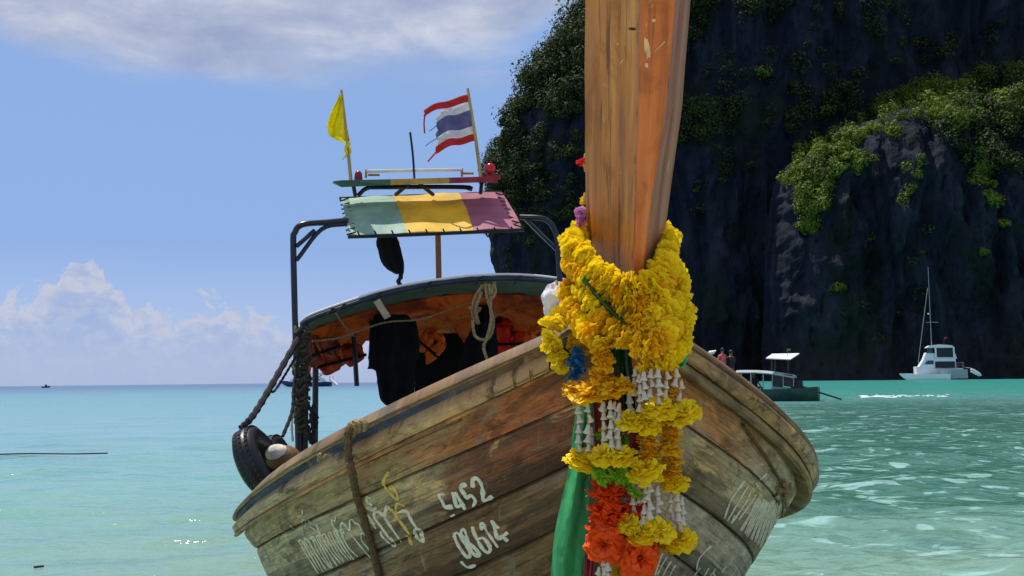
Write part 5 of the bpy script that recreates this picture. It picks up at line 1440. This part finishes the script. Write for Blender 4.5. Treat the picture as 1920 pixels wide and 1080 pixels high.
# catamaran
D2 = 320.; c2 = at_water(1752, D2); s2 = D2 / F
e = empty('catamaran', c2, 'white sailing catamaran with a tall bare mast anchored under the cliff', 'boat')
def P2(px, py, off=0.): return Vector(((px - CX) * s2, D2 + off, (hor(1752) + 7 - py) * s2))
f2 = Vector((-.82, .57, 0)).normalized()
for sd, nm in ((-1, 0), (1, 1)):
    q = c2 + Vector((-1.8, 3, 0)) + f2.cross(Vector((0, 0, 1))) * (-3.6 * sd); mb = MB(); hull_mesh(mb, q, f2, 15., 2.1, 1.9, .35, 0, .5, .02, 16, 0, .9); mb.build('hull', M['far_white'], e)
def blk(name, pts, dep, mat, off=0.):
    """solid block with the outline pts [(px,py)...] and depth dep (metres)"""
    mb = MB(); n = len(pts); a = [P2(x, y, off) for x, y in pts]; b = [p + Vector((dep * .25, dep, 0)) for p in a]; mb.add(a + b, [tuple(range(n)), tuple(range(2 * n - 1, n - 1, -1))] + [(i, (i + 1) % n, n + (i + 1) % n, n + i) for i in range(n)]); return mb.build(name, mat, e, smooth=False)
blk('bridge_deck', [(1716, 703), (1716, 688), (1804, 692), (1804, 706)], 6, M['far_white'], 1)
blk('transom', [(1754, 711), (1754, 694), (1803, 694), (1803, 711)], .5, M['far_grey'], -2.4)
blk('saloon', [(1720, 690), (1730, 676), (1750, 674), (1790, 674), (1790, 692)], 5, M['far_white'], .8)
blk('saloon_window', [(1751, 691), (1751, 679), (1788, 679), (1788, 691)], .3, M['far_dark'], .55)
blk('saloon_window', [(1731, 684), (1737, 677), (1748, 677), (1748, 684)], .3, M['far_blue'], .55)
blk('flybridge', [(1730, 676), (1736, 662), (1752, 664), (1790, 664), (1793, 674)], 4.6, M['far_white'], .9)
blk('cockpit_opening', [(1752, 671), (1754, 655), (1784, 655), (1787, 671)], .3, M['far_dark'], .6)
blk('hardtop', [(1736, 653), (1742, 649), (1760, 647), (1784, 649), (1788, 653)], 5, M['far_white'], .5)
for x in (1752, 1786): blk('hardtop_post', [(x - 1, 672), (x - 1, 652), (x + 2, 652), (x + 2, 672)], .25, M['far_white'], .4)
blk('flybridge_window', [(1736, 663), (1738, 655), (1746, 655), (1748, 663)], .3, M['far_blue'], .7)
mb = MB(); mb.tube([P2(1749, 668, 2), P2(1750, 500, 2)], [.11, .07], 6); mb.build('mast', M['far_grey'], e)
mb = MB(); mb.tube([P2(1741, 605, 2), P2(1764, 605, 2)], .06, 5); mb.build('spreader', M['far_grey'], e)
mb = MB(); mb.tube([P2(1720, 681, 1), P2(1747, 540, 2)], .10, 5); mb.build('furled_sail', M['far_grey'], e)
mb = MB(); mb.ball(P2(1746, 589, 2), .25, 8, 6); mb.build('radar', M['far_white'], e)
mb = MB(); mb.tube([P2(1770, 648, 1), P2(1771, 634, 1)], .05, 5); mb.box(P2(1774, 635, 1), (.45, 0, 0), (0, .03, 0), (0, 0, .3)); mb.build('pennant', plain('far_red', (.4, .04, .05), .6, .2, 5), e)
mb = MB()
for x in (1792, 1804): mb.tube([P2(x, 693, 1), P2(x, 681, 1)], .07, 5)
mb.tube([P2(1791, 682, 1), P2(1806, 682, 1)], .07, 5); mb.tube([P2(1791, 687, 1), P2(1806, 687, 1)], .05, 5); mb.tube([P2(1804, 690, 1), P2(1814, 692, -.5)], .09, 5); mb.build('davit', M['far_grey'], e)
mb = MB(); a, b = P2(1813, 696, -1), P2(1832, 706, -1); dv = (b - a)
for sd in (-.35, .35): mb.tube([a + Vector((0, 0, sd)), a + dv * .3 + Vector((0, -.1, sd)), a + dv * .8 + Vector((0, 0, sd * .8)), b], [.35, .4, .36, .12], 8)
tag(mb.build('dinghy', M['far_white']), 'white tender dinghy hoisted at the stern of the catamaran', 'dinghy')

# cruiser on the horizon and a speck of a boat
D3 = 330.; s3 = D3 / F
e = empty('motor_yacht', at_water(575, D3), 'grey and white motor yacht on the horizon behind the canopy post', 'boat')
def P3(px, py, off=0.): return Vector(((px - CX) * s3, D3 + off, max(-.3, (hor(575) + 4 - py) * s3)))
mb = MB(); hull_mesh(mb, at_water(571, D3) + Vector((0, 2, 0)), Vector((-1, .15, 0)), 17., 4.4, 1.5, .7, .1, .4, .05, 16, 0, .9); mb.build('hull', M['far_blue'], e)
def blk3(name, pts, dep, mat, off=0.):
    mb = MB(); n = len(pts); a = [P3(x, y, off) for x, y in pts]; b = [p + Vector((0, dep, 0)) for p in a]; mb.add(a + b, [tuple(range(n)), tuple(range(2 * n - 1, n - 1, -1))] + [(i, (i + 1) % n, n + (i + 1) % n, n + i) for i in range(n)]); return mb.build(name, mat, e, smooth=False)
blk3('cabin', [(540, 714), (552, 704), (596, 703), (604, 713)], 3.4, M['far_white'], .3)
blk3('cabin_window', [(560, 711), (563, 706), (594, 706), (597, 711)], .2, M['far_dark'], .1)
blk3('hardtop', [(566, 700), (570, 698), (604, 698), (606, 701)], 3.2, M['far_white'], .4)
blk3('hardtop_post', [(572, 704), (574, 700), (577, 700), (576, 704)], .3, M['far_grey'], .5)
blk3('hardtop_post', [(598, 704), (600, 700), (603, 700), (602, 704)], .3, M['far_grey'], .5)
blk3('stern_arch', [(598, 708), (603, 707), (613, 719), (608, 720)], 3.6, M['far_white'], -.4)
blk3('stern_arch', [(616, 710), (619, 709), (631, 720), (626, 721)], 3.6, M['far_white'], -.4)
mb = MB()
for x in (618, 624): mb.tube([P3(x, 712), P3(x, 704)], .12, 5)
mb.tube([P3(606, 699, 1), P3(606, 690, 1)], .05, 4); mb.build('mast', M['far_grey'], e)
mb = MB(); qv = at_water(88, 620.); hull_mesh(mb, qv, Vector((1, .2, 0)), 5., 1.6, .8, .5, 0, .2, .05, 8); mb.box(qv + Vector((0, 0, 1.3)), (.5, 0, 0), (0, .4, 0), (0, 0, .7)); tag(mb.build('distant_boat', M['far_dark']), 'tiny dark boat alone on the left horizon', 'boat')
# distant low island seen as a faint rise
# a line afloat and a stick
rope('floating_line', [Vector(((x - CX) / F * 17.4, 17.4 + .1 * math.sin(x * .03), .03)) for x in (-120, -20, 40, 100, 150, 207)], .012, M['rope_dark'], 'thin dark line floating on the water at the left edge', 'rope', 5, 6, False)
mb = MB(); mb.tube(smooth_path([Vector(((x - CX) / F * 6.6, 6.65 + (x - 70) * .003, .02)) for x in (70, 77, 83)], 3), .008, 5); tag(mb.build('stick', M['dark_wood']), 'small dark stick floating in the shallows at the lower left', 'stick')
# breaking crest out in the bay
mb = MB()
for i in range(46):
    x = 1612 + 160 * rnd.random() ** 1.6; d = 60 + rnd.gauss(0, 1.8); w_ = rnd.choice((.08, .12, .2, .45)); c = Vector(((x - CX) / F * d, d, .03)); mb.ball(c, .03, 7, 4, (w_ * .8 / .03, 3., .3 + rnd.random()))
o = mb.build('foam', plain('foam_white', (.8, .84, .84), .7, .1, 8)); o['kind'] = 'stuff'
